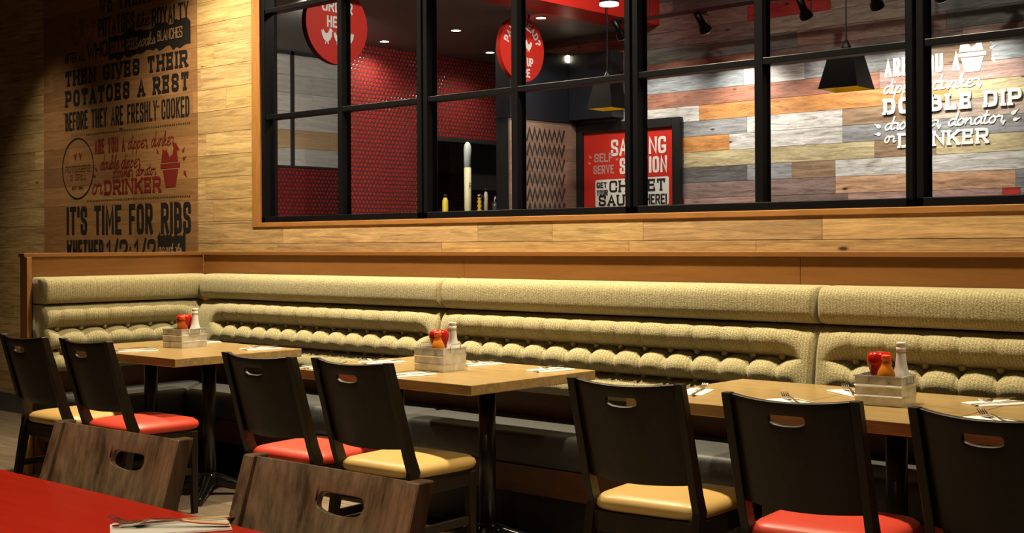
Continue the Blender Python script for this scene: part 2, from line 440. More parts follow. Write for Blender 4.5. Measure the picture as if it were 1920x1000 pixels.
SCRIPT = {  # joined hand lettering, x-height 0.55
 'a': (.62, [[(.55, .5), (.3, .55), (.05, .3), (.15, 0), (.4, .05), (.55, .5)], [(.55, .5), (.5, .12), (.6, 0), (.78, .12)]]),
 'b': (.6, [[(0, .1), (.25, .75), (.2, 1), (.08, .9), (.05, .1), (.25, 0), (.5, .2), (.4, .5), (.15, .4)]]),
 'd': (.64, [[(.5, .48), (.3, .55), (.05, .3), (.15, 0), (.4, .05), (.55, .5), (.62, 1)], [(.55, .5), (.5, .12), (.6, 0), (.8, .12)]]),
 'e': (.52, [[(.05, .22), (.4, .3), (.42, .52), (.2, .55), (.03, .25), (.15, 0), (.4, .02), (.62, .16)]]),
 'i': (.3, [[(.1, .55), (.06, .1), (.16, 0), (.36, .12)], [(.16, .76), (.17, .8)]]),
 'k': (.58, [[(0, .05), (.24, .8), (.18, 1), (.08, .85), (.04, 0)], [(.06, .2), (.3, .55), (.42, .42), (.15, .26), (.4, .02), (.66, .12)]]),
 'l': (.3, [[(0, .1), (.26, .75), (.2, 1), (.08, .88), (.06, .12), (.18, 0), (.36, .12)]]),
 'n': (.62, [[(.05, .52), (.06, 0), (.08, .3), (.35, .55), (.45, .4), (.43, .1), (.55, 0), (.74, .12)]]),
 'o': (.55, [[(.3, .55), (.05, .35), (.1, .04), (.35, 0), (.5, .3), (.35, .55), (.45, .45), (.7, .48)]]),
 'p': (.6, [[(.08, .52), (.02, -.38)], [(.06, .2), (.3, .56), (.52, .36), (.4, .02), (.12, .05)]]),
 'r': (.46, [[(.04, .5), (.1, .58), (.15, .5), (.38, .52), (.34, .1), (.44, 0), (.58, .12)]]),
 's': (.46, [[(0, .08), (.28, .58), (.38, .2), (.2, 0), (.05, .08)], [(.3, .04), (.54, .12)]]),
 't': (.4, [[(.2, .95), (.12, .12), (.24, 0), (.44, .12)], [(0, .62), (.38, .64)]]),
 'u': (.64, [[(.08, .54), (.05, .12), (.2, 0), (.42, .15), (.5, .54), (.47, .1), (.58, 0), (.76, .12)]]),
 'w': (.8, [[(.06, .54), (.06, .1), (.2, 0), (.36, .15), (.4, .5), (.38, .12), (.52, 0), (.7, .2), (.68, .54), (.86, .5)]]),
 ',': (.22, [[(.1, .06), (.04, -.12)]]),
}

def chaikin(p, it=2):
    for _ in range(it):
        q = [p[0]]
        for a, b in zip(p, p[1:]):
            q += [(a[0] * .75 + b[0] * .25, a[1] * .75 + b[1] * .25), (a[0] * .25 + b[0] * .75, a[1] * .25 + b[1] * .75)]
        q.append(p[-1]); p = q
    return p

def smooth_runs(poly):
    """'~' starts a rounded run, '|' ends it."""
    out = []; run = []; curved = False
    for t in poly:
        if t == '~':
            if out: run = [out[-1]]
            else: run = []
            curved = True
        elif t == '|':
            c = chaikin(run); out += c if not out else c[1:]; run = []; curved = False
        elif curved: run.append(t)
        else: out.append(t)
    if curved: c = chaikin(run); out += c if not out else c[1:]
    return out

def stroke2d(pts, t, cap=0.0):
    """Outline quads of a thick polyline with mitred joints."""
    P = [Vector(p) for p in pts]
    Q = [P[0]]
    for p in P[1:]:
        if (p - Q[-1]).length > 1e-6: Q.append(p)
    P = Q
    if len(P) < 2: return []
    closed = (P[0] - P[-1]).length < 1e-4 and len(P) > 3
    if closed: P = P[:-1]
    n = len(P); L = []; R_ = []
    for i in range(n):
        if closed or 0 < i < n - 1:
            a = (P[i] - P[i - 1]).normalized(); b = (P[(i + 1) % n] - P[i]).normalized()
            na = Vector((-a.y, a.x)); nb = Vector((-b.y, b.x)); mN = na + nb
            if mN.length < 0.25: mN = na
            else: mN = mN.normalized() / max(0.55, mN.normalized().dot(na))
        else:
            b = (P[1] - P[0]).normalized() if i == 0 else (P[-1] - P[-2]).normalized()
            mN = Vector((-b.y, b.x))
        p = P[i].copy()
        if not closed and cap:
            if i == 0: p -= b * cap
            elif i == n - 1: p += b * cap
        L.append(p + mN * t / 2); R_.append(p - mN * t / 2)
    m = n if closed else n - 1
    return [(L[i], L[(i + 1) % n], R_[(i + 1) % n], R_[i]) for i in range(m)]

def text_quads(s, style, x0, x1, z0, z1, t, gap=None, slant=0.0, serif=None):
    """Quads (2-D) of a line of lettering filling x0..x1, z0..z1 with stroke t."""
    H = z1 - z0; quads = []
    if style == 'script':
        wid = [SCRIPT[c][0] if c != ' ' else .4 for c in s]
        k = (x1 - x0) / (sum(wid) + .12)
        x = x0
        for c, w in zip(s, wid):
            if c != ' ':
                for poly in SCRIPT[c][1]:
                    pl = chaikin(poly, 2)
                    quads += stroke2d([(x + p[0] * k + slant * H * p[1], z0 + p[1] * H) for p in pl], t, t * .4)
            x += w * k
        return quads
    wid = [SANS[c][0] if c != ' ' else .62 for c in s]
    n = len(s)
    if style == 'slab': wid = [w if c != ' ' else .36 for c, w in zip(s, wid)]
    g_ = gap if gap is not None else (t * .28 if style == 'slab' else t * .42)
    sf = (serif if serif is not None else t * .36) if style == 'slab' else 0
    pad = t + g_ + 2 * sf
    k = (x1 - x0 - pad * n + g_) / max(.01, sum(wid))
    x = x0
    for c, w in zip(s, wid):
        ww = w * k
        if c != ' ':
            ax = x + t / 2 + sf; hz = H - t
            def M(p): return (ax + p[0] * ww + slant * (p[1] * hz), z0 + t / 2 + p[1] * hz)
            if w == 0:
                def M(p): return (ax + (p[0] - .5) * t, z0 + t / 2 + p[1] * hz)
            for poly in SANS[c][1]:
                run = smooth_runs(poly)
                quads += stroke2d([M(p) for p in run], t, t / 2 if not (len(run) > 3 and run[0] == run[-1]) else 0)
            if style == 'slab':
                for (px, py) in SERIF.get(c, []):
                    mx, mz = M((px, py)); b = t * .5 + sf
                    th = min(t * .8, H * .16)
                    zz = mz - t / 2 if py < .5 else mz + t / 2 - th
                    quads.append((Vector((mx - b, zz)), Vector((mx + b, zz)), Vector((mx + b, zz + th)), Vector((mx - b, zz + th))))
                for (px, py, dr) in DROPS.get(c, []):
                    mx, mz = M((px, py)); ln = H * .26
                    za, zb = (mz - ln, mz + t / 2) if dr < 0 else (mz - t / 2, mz + ln)
                    quads.append((Vector((mx - t * .4, za)), Vector((mx + t * .4, za)), Vector((mx + t * .4, zb)), Vector((mx - t * .4, zb))))
        x += ww + pad
    return quads

def add_quads(bm, quads, place, depth=0.0):
    """place(a, b, h) maps lettering coordinates and height above the surface to the place."""
    d0 = depth
    for i_, q in enumerate(quads):
        depth = d0 + (i_ % 9) * .00016
        if d0 <= 0.0026:
            try: bm.faces.new([bm.verts.new(place(p.x, p.y, depth)) for p in q])
            except ValueError: pass
        else:
            A = [bm.verts.new(place(p.x, p.y, 0.0)) for p in q]; B = [bm.verts.new(place(p.x, p.y, depth)) for p in q]
            bm.faces.new(B); bm.faces.new(A[::-1])
            for i in range(4): bm.faces.new((A[i], A[(i + 1) % 4], B[(i + 1) % 4], B[i]))

def add_poly(bm, pts, place, depth=0.001):
    from mathutils.geometry import tessellate_polygon
    B = [bm.verts.new(place(x, z, depth)) for x, z in pts]
    for t3 in tessellate_polygon([[Vector((x, z, 0)) for x, z in pts]]):
        try: bm.faces.new([B[i] for i in t3])
        except ValueError: pass
    if depth <= 0.0031: return
    A = [bm.verts.new(place(x, z, 0)) for x, z in pts]
    for i in range(len(A)): bm.faces.new((A[i], A[(i + 1) % len(A)], B[(i + 1) % len(A)], B[i]))

def letters(name, m, parent, place, rows, depth=0.0015):
    bm = BM()
    for r in rows: add_quads(bm, text_quads(*r[:7], **(r[7] if len(r) > 7 else {})), place, depth)
    me = bpy.data.meshes.new(name); bm.to_mesh(me); bm.free(); me.materials.append(m)
    o = bpy.data.objects.new(name, me); C.objects.link(o); o.parent = parent
    return o

def shapes(name, m, parent, place, polys, depth=0.0015):
    bm = BM()
    for p in polys: add_poly(bm, p, place, depth)
    me = bpy.data.meshes.new(name); bm.to_mesh(me); bm.free(); me.materials.append(m)
    o = bpy.data.objects.new(name, me); C.objects.link(o); o.parent = parent
    return o

HEN = [(.30, .0), (.36, .16), (.22, .26), (.08, .5), (.0, .82), (.12, .76), (.17, .88), (.26, .72), (.4, .62), (.55, .68), (.66, .86),
       (.70, 1.0), (.78, .92), (.85, .96), (.86, .86), (1.0, .80), (.88, .74), (.86, .5), (.74, .28), (.58, .17), (.62, .0), (.54, .0), (.48, .15), (.40, .14), (.38, .0)]
def hen(cx, z0, w, h, flip=False):
    return [(cx + ((1 - x) if flip else x) * w - w / 2, z0 + z * h) for x, z in HEN]
def drop(cx, cz, s, ang):
    pts = []
    for k in range(12):
        a = 2 * PI * k / 12
        r = s * (.5 if abs(a) > 1e-6 else 1.3)
        x, z = r * math.cos(a), .8 * r * math.sin(a)
        pts.append((cx + x * math.cos(ang) - z * math.sin(ang), cz + x * math.sin(ang) + z * math.cos(ang)))
    return pts
def bucket(x0, x1, z0, z1):
    """Dipping cup with a bird's head and tail rising out of it."""
    w = x1 - x0; h = z1 - z0
    T = lambda pts: [(x0 + a * w, z0 + b * h) for a, b in pts]
    return [T([(.22, 0), (.66, 0), (.78, .40), (.10, .40)]), T([(.0, .43), (.86, .43), (.86, .54), (.0, .54)]),
            T([(.04, .57), (.10, .9), (.2, .82), (.26, .88), (.4, .68), (.54, .74), (.60, .95), (.68, 1.0), (.74, .92), (.84, .84), (.72, .8), (.78, .57)]),
            drop(x0 - .12 * w, z0 + .82 * h, .10 * w, 2.2), drop(x0 + 1.0 * w, z0 + .8 * h, .10 * w, .9),
            drop(x0 + 1.02 * w, z0 + .62 * h, .11 * w, .4), drop(x0 + 1.06 * w, z0 + .30 * h, .13 * w, -.9)]
def ring(cx, cz, r, t, n=48, sx=1.0):
    return stroke2d([(cx + sx * r * math.cos(2 * PI * k / n), cz + r * math.sin(2 * PI * k / n)) for k in range(n + 1)], t)
def dotted(x0, x1, z, s, n):
    q = []
    for k in range(n):
        x = x0 + (x1 - x0) * k / (n - 1)
        q.append((Vector((x - s, z - s)), Vector((x + s, z - s)), Vector((x + s, z + s)), Vector((x - s, z + s))))
    return q

# ------------------------------------------------------------------ boards (walls and floor)
def boards(name, m, along, across, fixed, pitch, zref, tone, thick, hole=None, gap=0.0012, lens=(0.5, 1.7), plane='wall', seed=1):
    """Courses of boards. Wall: along = x range, across = z range, fixed = y of the face. Floor: across = y range, fixed = z."""
    rnd = random.Random(seed); bm = BM(); lay = bm.loops.layers.float_color.new('board')
    k0 = math.floor((across[0] - zref) / pitch); z = zref + k0 * pitch
    def add(x0, x1, a0, a1, col):
        if x1 - x0 < .004 or a1 - a0 < .004: return
        n0 = len(bm.faces)
        if plane == 'wall': box(bm, x0 + gap, x1 - gap, fixed, fixed + thick, a0 + gap, a1 - gap)
        else: box(bm, x0 + gap, x1 - gap, a0 + gap, a1 - gap, fixed - thick, fixed)
        bm.faces.ensure_lookup_table()
        for f in bm.faces[n0:]:
            for l in f.loops: l[lay] = (*col, 1)
    while z < across[1]:
        a0, a1 = max(z, across[0]), min(z + pitch, across[1])
        x = along[0] - rnd.random() * lens[1]
        while x < along[1]:
            ln = lens[0] + rnd.random() * (lens[1] - lens[0])
            col = tone(rnd)
            x0, x1 = max(x, along[0]), min(x + ln, along[1])
            if x1 > x0 and a1 > a0:
                if hole is None or x1 <= hole[0] or x0 >= hole[1] or a1 <= hole[2] or a0 >= hole[3]: add(x0, x1, a0, a1, col)
                else:
                    if a0 < hole[2]: add(x0, x1, a0, hole[2], col)
                    if a1 > hole[3]: add(x0, x1, hole[3], a1, col)
                    b0, b1 = max(a0, hole[2]), min(a1, hole[3])
                    if x0 < hole[0]: add(x0, hole[0], b0, b1, col)
                    if x1 > hole[1]: add(hole[1], x1, b0, b1, col)
            x += ln
        z += pitch
    return obj(name, bm, m)

WY = 4.83                      # face of the clad wall
HX0, HX1, HZ0, HZ1 = -6.447, -0.86, 1.437, 3.36
def oak_tone(r):
    v = 0.78 + .34 * r.random(); return (v, v * (.96 + .06 * r.random()), v * (.9 + .16 * r.random()))
struct(boards('wall_back', m_plank, (-11.2, -0.2), (0.0, CEIL), WY, 0.142, 1.31, oak_tone, 0.022, (HX0, HX1, HZ0, HZ1), seed=5))
bm = BM()
for a in ((-11.2, HX0, 0, CEIL), (HX1, -0.2, 0, CEIL), (HX0, HX1, 0, HZ0), (HX0, HX1, HZ1, CEIL)):
    box(bm, a[0], a[1], WY + .0205, WY + .13, a[2], a[3])
struct(obj('wall_back_core', bm, m_gap))
bm = BM(); box(bm, -11.2, -7.0, WY - .012, WY - .0005, 0, .15, .003)
for k in range(12): box(bm, -11.1 + k * .35, -11.097 + k * .35, WY - .0125, WY - .001, 0, .15)
struct(obj('baseboard_back', bm, m_tilebase))

# floor
def floor_tone(r):
    v = .75 + .4 * r.random(); return (v, v * .98, v * .95)
struct(boards('floor', m_floor, (-11.2, 1.5), (-1.5, WY + .02), 0.0, 0.2, 0.0, floor_tone, 0.01, None, .0018, (1.2, 1.2001), 'floor', 3))
bm = BM(); box(bm, -11.2, 1.5, -1.5, WY, -.1, -.002)
struct(obj('floor_bed', bm, m_grout))
bm = BM(); box(bm, -11.3, -11.2, -1.5, WY + .1, 0, CEIL); struct(obj('wall_left', bm, mat('brown_plaster', (0.16, 0.11, 0.07), 0.7)))
# ceiling of the dining room with its recessed lamps
bm = BM(); box(bm, -11.2, 1.5, -1.5, WY + .1, CEIL, CEIL + .1)
struct(obj('ceiling', bm, m_ceil))

# ------------------------------------------------------------------ window onto the counter hall
bm = BM()
CT = .085
box(bm, HX0 - CT, HX0, WY - .006, WY + .10, HZ0 - .028, HZ1 + .05, .003)
struct(obj('trim_1', bm, m_casing_v))
bm = BM()
box(bm, HX0, HX1 + CT, WY - .006, WY + .10, HZ0 - .028, HZ0, .003)
struct(obj('trim_2', bm, m_casing))
edges = [-6.447, -5.02, -3.612, -2.219, HX1]
RAILS = [2.098, 2.752]
GY = WY + .045
for i in range(4):
    a, b = edges[i] + (.0 if i == 0 else .008), edges[i + 1] - .008
    w = thing('window_%d' % (i + 1), 'window', 'window'); del w['label'], w['category']; w['kind'] = 'structure'
    f = .030 if i else .034
    bm = BM(); y0, y1 = WY + .004, WY + .085
    box(bm, a, a + f, y0, y1, HZ0, HZ1, .003); box(bm, b - f, b, y0, y1, HZ0, HZ1, .003)
    box(bm, a, b, y0, y1, HZ0, HZ0 + .036, .003); box(bm, a, b, y0, y1, HZ1 - .036, HZ1, .003)
    obj('window_frame', bm, m_frame, w)
    mid = (-5.71, -4.352, -2.930, -1.53)[i]
    bm = BM(); box(bm, mid - .020, mid + .020, y0 + .005, y1 - .005, HZ0 + .03, HZ1 - .03, .003)
    obj('mullion', bm, m_frame, w)
    for rz in RAILS:
        bm = BM(); box(bm, a + f - .002, b - f + .002, y0 + .008, y1 - .008, rz - .030, rz, .003)
        obj('glazing_bar', bm, m_frame, w)
    bm = BM()
    xs = [a + f, mid - .02, mid + .02, b - f]; zs = [HZ0 + .036, RAILS[0] - .03, RAILS[0], RAILS[1] - .03, RAILS[1], HZ1 - .036]
    for k in (0, 2):
        for j in (0, 2, 4):
            bm.faces.new([bm.verts.new(p) for p in ((xs[k], GY, zs[j]), (xs[k + 1], GY, zs[j]), (xs[k + 1], GY, zs[j + 1]), (xs[k], GY, zs[j + 1]))])
    obj('glass', bm, m_glass, w)

# ------------------------------------------------------------------ mural on the wall
mural = thing('mural', 'tall printed oak mural with black and red food slogans, left of the window', 'mural', (-8.1, WY - .008, 1.2))
MX, MZ = -8.1, 1.2
b_ = boards('mural_panel', m_mural, (-9.116, -7.115), (1.17, 3.42), WY - .008, 0.142, 1.31, oak_tone, 0.0075, seed=11, gap=.0006)
b_.parent = mural; b_.matrix_parent_inverse = Matrix.Translation((-MX, -(WY - .008), -MZ))
def on_mural(x, z, h): return (x - MX, -h, z - MZ)
for row in [
    ('WE TREAT HOME', 'slab', -8.32, -7.19, 2.955, 3.085, .021),
    ('POTATOES', 'sans', -8.325, -7.85, 2.788, 2.92, .019),
    ('ROYALTY', 'sans', -7.635, -7.20, 2.783, 2.905, .018),
    ('like', 'script', -7.83, -7.66, 2.80, 2.90, .010, dict(slant=.2)),
    ('AFTER ALL', 'sans', -8.795, -8.50, 2.642, 2.716, .009),
    ('WHO', 'sans', -8.48, -8.20, 2.645, 2.755, .017),
    ('THEN GIVES THEIR', 'slab', -8.80, -7.205, 2.474, 2.588, .0255),
    ('POTATOES A REST', 'slab', -8.80, -7.195, 2.322, 2.442, .0265),
    ('BEFORE THEY ARE FRESHLY COOKED', 'sans', -8.795, -7.195, 2.148, 2.282, .018),
    ("IT'S TIME FOR RIBS", 'sans', -8.785, -7.185, 1.383, 1.588, .034),
    ('WHETHER', 'sans', -8.785, -8.27, 1.175, 1.345, .026),
    ('1/2', 'sans', -8.23, -7.95, 1.175, 1.345, .026), (':', 'sans', -7.93, -7.90, 1.22, 1.32, .02), ('1/2', 'sans', -7.87, -7.60, 1.175, 1.345, .026)]:
    letters('printed_line', m_ink, mural, on_mural, [row])
for z_ in (2.104, 1.625):
    bm = BM(); add_quads(bm, dotted(-8.49, -7.2, z_, .005, 62), on_mural, .0015); obj('dotted_rule', bm, m_ink, mural)
bm = BM(); add_quads(bm, ring(-8.62, 1.866, .219, .011), on_mural, .0015); obj('seal_ring', bm, m_ink, mural)
rnd = random.Random(4)
def splodge(x0, x1, z0, z1):
    pts = []
    for k in range(26): pts.append((x0 + (x1 - x0) * k / 25, z1 + rnd.uniform(-.02, .02)))
    for k in range(26): pts.append((x1 - (x1 - x0) * k / 25, z0 + rnd.uniform(-.03, .015)))
    return pts
for q in (splodge(-8.19, -7.18, 2.625, 2.785), splodge(-7.58, -7.25, 1.25, 1.375)): shapes('ink_brush_stroke', m_ink, mural, on_mural, [q], .001)
for row in [
    ('SCRUBS PEELS', 'sans', -8.16, -7.81, 2.655, 2.735, .009),
    ('soaks', 'script', -7.80, -7.59, 2.665, 2.755, .009, dict(slant=.2)),
    ('BLANCHES', 'sans', -7.565, -7.27, 2.675, 2.748, .008),
    ('our pork ribs', 'script', -7.57, -7.29, 1.255, 1.315, .007, dict(slant=.2)),
]:
    letters('printed_line', m_ink_wood, mural, on_mural, [row], .0025)

for row in [
    ('ARE YOU A', 'sans', -8.385, -7.98, 1.958, 2.066, .017),
    ('dipper, dunker,', 'script', -7.95, -7.36, 1.972, 2.07, .0085, dict(slant=.22)),
    ('double dipper,', 'script', -8.315, -7.77, 1.842, 1.945, .0085, dict(slant=.22)),
    ('drowner, donator,', 'script', -8.15, -7.58, 1.782, 1.862, .007, dict(slant=.22)),
    ('or', 'script', -8.43, -8.28, 1.672, 1.80, .012, dict(slant=.22)),
    ('DRINKER', 'slab', -8.262, -7.528, 1.662, 1.768, .021),
]:
    letters('printed_line', m_ink_red, mural, on_mural, [row], .0015)

shapes('red_cup_emblem', m_ink_red, mural, on_mural, bucket(-7.54, -7.27, 1.69, 1.985) + [drop(-8.36, 1.845, .03, 2.6), drop(-8.385, 1.80, .03, 3.0),
       hen(-8.655, 1.925, .045, .06), hen(-8.585, 1.925, .045, .06, True)])
letters('seal_lettering', m_ink_faint, mural, on_mural, [
    ('ROTISSERIE', 'sans', -8.80, -8.44, 1.842, 1.892, .008), ('& GRILL', 'sans', -8.73, -8.50, 1.782, 1.832, .008)])
letters('seal_date', m_ink, mural, on_mural, [('EST. 1954', 'sans', -8.70, -8.54, 1.712, 1.735, .004)])
# pale sketch of hens at the top
bm = BM()
for cx, fl in ((-8.62, False), (-8.47, True)):
    h_ = hen(cx, 2.76, .19, .19, fl); add_quads(bm, stroke2d(h_ + [h_[0]], .004), on_mural, .0015)
obj('hen_sketch', bm, m_ink, mural)

# ------------------------------------------------------------------ low partition carrying the banquette
PY = 4.74
part = thing('banquette_partition', 'long low maple partition with a flat cap running below the window', 'partition', (-3.6, PY, 0))
def pbox(name, m, par, org, *a, bev=.002):
    bm = BM(); box(bm, a[0] - org[0], a[1] - org[0], a[2] - org[1], a[3] - org[1], a[4] - org[2], a[5] - org[2], bev)
    return obj(name, bm, m, par)
O1 = (-3.6, PY, 0)
for a, b in ((-6.93, -4.617), (-4.617, -2.676), (-2.676, -0.5)):
    pbox('panel', m_maple, part, O1, a + .0008, b - .0008, PY, WY - .002, 0, 1.238)
pbox('cap', m_maple, part, O1, -6.985, -0.5, PY - .012, WY - .002, 1.238, 1.26)
ret = thing('return_partition', 'short maple partition closing the left end of the banquette', 'partition', (-6.95, 4.15, 0))
O2 = (-6.95, 4.15, 0)
pbox('panel', m_maple_y, ret, O2, -6.975, -6.931, 3.575, PY - .001, 0, 1.238)
pbox('end_post', m_casing_v, ret, O2, -6.985, -6.905, 3.545, 3.575, 0, 1.238)
pbox('cap', m_maple_y, ret, O2, -6.985, -6.918, 3.535, PY - .0125, 1.2382, 1.2602)

# ------------------------------------------------------------------ banquette
def sstep(a, b, x):
    t = min(1, max(0, (x - a) / (b - a))); return t * t * (3 - 2 * t)

def grid_mesh(name, nx, nz, fn, m, parent, along):
    bm = BM(); lay = bm.verts.layers.float.new('along')
    V = []
    for i in range(nx):
        row = []
        for j in range(nz):
            v = bm.verts.new(fn(i, j)); v[lay] = along(i); row.append(v)
        V.append(row)
    for i in range(nx - 1):
        for j in range(nz - 1): bm.faces.new((V[i][j], V[i + 1][j], V[i + 1][j + 1], V[i][j + 1]))
    for i in (0, nx - 1): bm.faces.new(V[i])
    return obj(name, bm, m, parent, True)

ZB, ZM, ZU, ZT = .588, .712, .834, .966
BACK = .155           # cushion depth from the partition (local y=0 is the partition face, -y is into the room)
def tuft_depth(x, z, L, xb, s):
    """Protrusion of the buttoned cushion at x along it, height z."""
    inside = sstep(xb[0] - .13, xb[0] - .01, x) * (1 - sstep(xb[-1] + .01, xb[-1] + .13, x))
    ph = ((x - xb[0]) / s) % 1.0
    sn = abs(math.sin(PI * ph))
    h = sn ** .32
    lo = .078 + .045 * (1 - (z - ZB) / (ZT - ZB))
    top = ZU - .002 - .026 * (1 - sn ** .6)        # scalloped tops of the middle row
    if z >= ZU:
        t = (z - ZU) / (ZT - ZU); tt = t ** 1.2; e = max(0, 1 - abs(2 * tt - 1) ** 2.1) ** .55
        d = lo + .084 * e * (1 - .42 * (1 - h) * (1 - t) ** 1.1 - .16 * (1 - h) * t ** 3)
    elif z >= ZM:
        t = min(1, (z - ZM) / (top - ZM)); e = max(0, 1 - abs(2 * t - 1) ** 2.0) ** .5
        d = lo + .090 * e * (.58 + .42 * h)
    else:
        t = (z - ZB) / (ZM - .006 - ZB); t = min(1, t); e = max(0, 1 - abs(2 * t - 1) ** 2.6) ** .55
        d = lo + .078 * e * (1 - .30 * (1 - h) * t ** 1.3)
    t = (z - ZB) / (ZT - ZB)
    flat = lo + .078 * math.sqrt(max(0, 1 - abs(2 * t - 1) ** 5))
    d = inside * d + (1 - inside) * flat
    end = min(x, L - x)
    if end < .022: d -= .045 * (1 - math.sqrt(max(0, 1 - (1 - end / .022) ** 2)))
    return d

def section(label, L, xb, loc, rz, seat_pts, seat_org, group='banquette sections'):
    r = thing('banquette', label, 'banquette', loc, rz, group)
    s = (xb[-1] - xb[0]) / (len(xb) - 1)
    nx = int(L / .0095) + 1; NZ = 90
    zz = []
    for a, b in ((ZB, ZM), (ZM, ZU), (ZU, ZT)):
        for k in range(NZ // 3): zz.append(a + (b - a) * (.5 - .5 * math.cos(PI * k / (NZ // 3))))
    zz.append(ZT)
    def fn(i, j):
        x = L * i / (nx - 1)
        if j == 0: return (x, -.004, ZB)
        if j == len(zz) + 1: return (x, -.004, ZT)
        z = zz[j - 1]
        # scalloped upper edge
        return (x, -tuft_depth(x, z, L, xb, s), z)
    back = grid_mesh('backrest', nx, len(zz) + 2, fn, m_fabric, r, lambda i: L * i / (nx - 1))
    for x in xb:
        for z in (ZU - .002, ZM - .002):
            if not hasattr(section, 'btn'):
                bm = BM()
                lathe(bm, [(.002, -.013), (.009, -.012), (.0135, -.007), (.0145, 0), (.012, .004)], 14)
                bmesh.ops.rotate(bm, verts=bm.verts[:], matrix=Matrix.Rotation(-PI / 2, 3, 'X'))
                b = obj('button', bm, m_fabric, back, True); section.btn = b
            else:
                b = section.btn.copy(); C.objects.link(b); b.parent = back
            b.location = (x, -(.094 + .045 * (1 - (z - ZB) / (ZT - ZB))), z)
    # padded head roll
    prof = []
    n = 26
    for k in range(n + 1):
        a = PI * (k / n)          # bottom back -> front -> top back
        zc = 1.047; hz = .0765
        dz = -math.cos(a); dy = math.sin(a)
        prof.append((.05 + .105 * dy ** .5, zc + hz * (abs(dz) ** .62) * (1 if dz > 0 else -1)))
    prof = [(.004, prof[0][1])] + prof + [(.004, prof[-1][1])]
    seams = [L * q / 7 for q in range(1, 7)]
    def fh(i, j):
        x = L * i / (nx - 1); d, z = prof[j]
        e = min(x, L - x); k = 1.0
        if e < .02: k = 1 - .35 * (1 - math.sqrt(max(0, 1 - (1 - e / .02) ** 2)))
        g_ = min(abs(x - q) for q in seams)
        if g_ < .008: k -= .035 * (1 - g_ / .008)
        k += .006 * math.sin(x * 9.0)
        return (x, -max(.004, d * k), 1.047 + (z - 1.047) * (1 - .35 * (1 - k)))
    grid_mesh('headrest', nx, len(prof), fh, m_fabric, r, lambda i: L * i / (nx - 1))
    # seat, timber base and plinth, drawn in plan then set in the section's own frame
    inv = Matrix.Translation(loc) @ Matrix.Rotation(rz, 4, 'Z'); inv = inv.inverted()
    def plan(name, pts, z0, z1, m, bev, inset=0.0):
        bm = BM(); q = [inv @ Vector((p[0], p[1], 0)) for p in pts]
        prism(bm, [(p.x, p.y) for p in q], 'z', z0, z1, bev)
        return obj(name, bm, m, r, bev > .01)
    for sp in seat_pts['seat']: 
        so = plan('seat', sp, .315, .462, m_vinyl, .026)
    plan('base_panel', seat_pts['base'], .19, .3145, m_maple_shaded, .002)
    plan('plinth', seat_pts['plinth'], 0, .1895, m_kick, .0)
    return r

SF = 4.245   # seat front
XR = -6.40   # front of the return seat
def seat_plan(x0, x1, mitre=False):
    y1 = PY - .004
    cut = (x0 + x1) / 2
    if mitre:
        seat = [[(XR + .002, SF), (x1 - .002, SF), (x1 - .002, y1), (XR - .48, y1)]]
    else: seat = [[(x0 + .002, SF), (x1 - .002, SF), (x1 - .002, y1), (x0 + .002, y1)]]
    a = XR + .012 if mitre else x0
    return dict(seat=seat, base=[(a, SF + .012), (x1, SF + .012), (x1, y1), (a, y1)], plinth=[(a + (.07 if mitre else 0), SF + .08), (x1, SF + .08), (x1, y1), (a + (.07 if mitre else 0), y1)])
S0, S1, S2, S3 = -6.757, -4.640, -2.522, -.50
YL = PY - .006
xb1 = [-6.498 + .1406 * k for k in range(13)]
xb2 = [-4.484 + .1378 * k for k in range(14)]
xb3 = [-2.366 + .1415 * k for k in range(13)]
section('left straight section of the tufted olive banquette, behind the corner table', S1 - S0 - .003, [x - S0 for x in xb1], (S0 + .0015, YL, 0), 0, seat_plan(S0, S1, True), None)
section('middle section of the tufted olive banquette, between the second and third condiment boxes', S2 - S1 - .003, [x - S1 for x in xb2], (S1 + .0015, YL, 0), 0, seat_plan(S1, S2), None)
section('right section of the tufted olive banquette, cut by the right edge of the photo', S3 - S2 - .003, [x - S2 for x in xb3], (S2 + .0015, YL, 0), 0, seat_plan(S2, S3), None)
XL = -6.93 + .006 - .001
LR = 4.68 - 3.585
sec = section('short return section of the tufted olive banquette, facing right at the left corner', LR, [3.655 - 3.585 + .15 * k + .02 for k in range(6)], (XL + .001, 3.585, 0), PI / 2,
        dict(seat=[[(XL + .004, 3.60), (XR - .002, 3.60), (XR - .002, SF), (XR - .48, PY - .01), (XL + .004, PY - .01)]],
             base=[(XL + .004, 3.612), (XR - .012, 3.612), (XR - .012, PY - .01), (XL + .004, PY - .01)],
             plinth=[(XL + .004, 3.66), (XR - .08, 3.66), (XR - .08, PY - .01), (XL + .004, PY - .01)]), None)

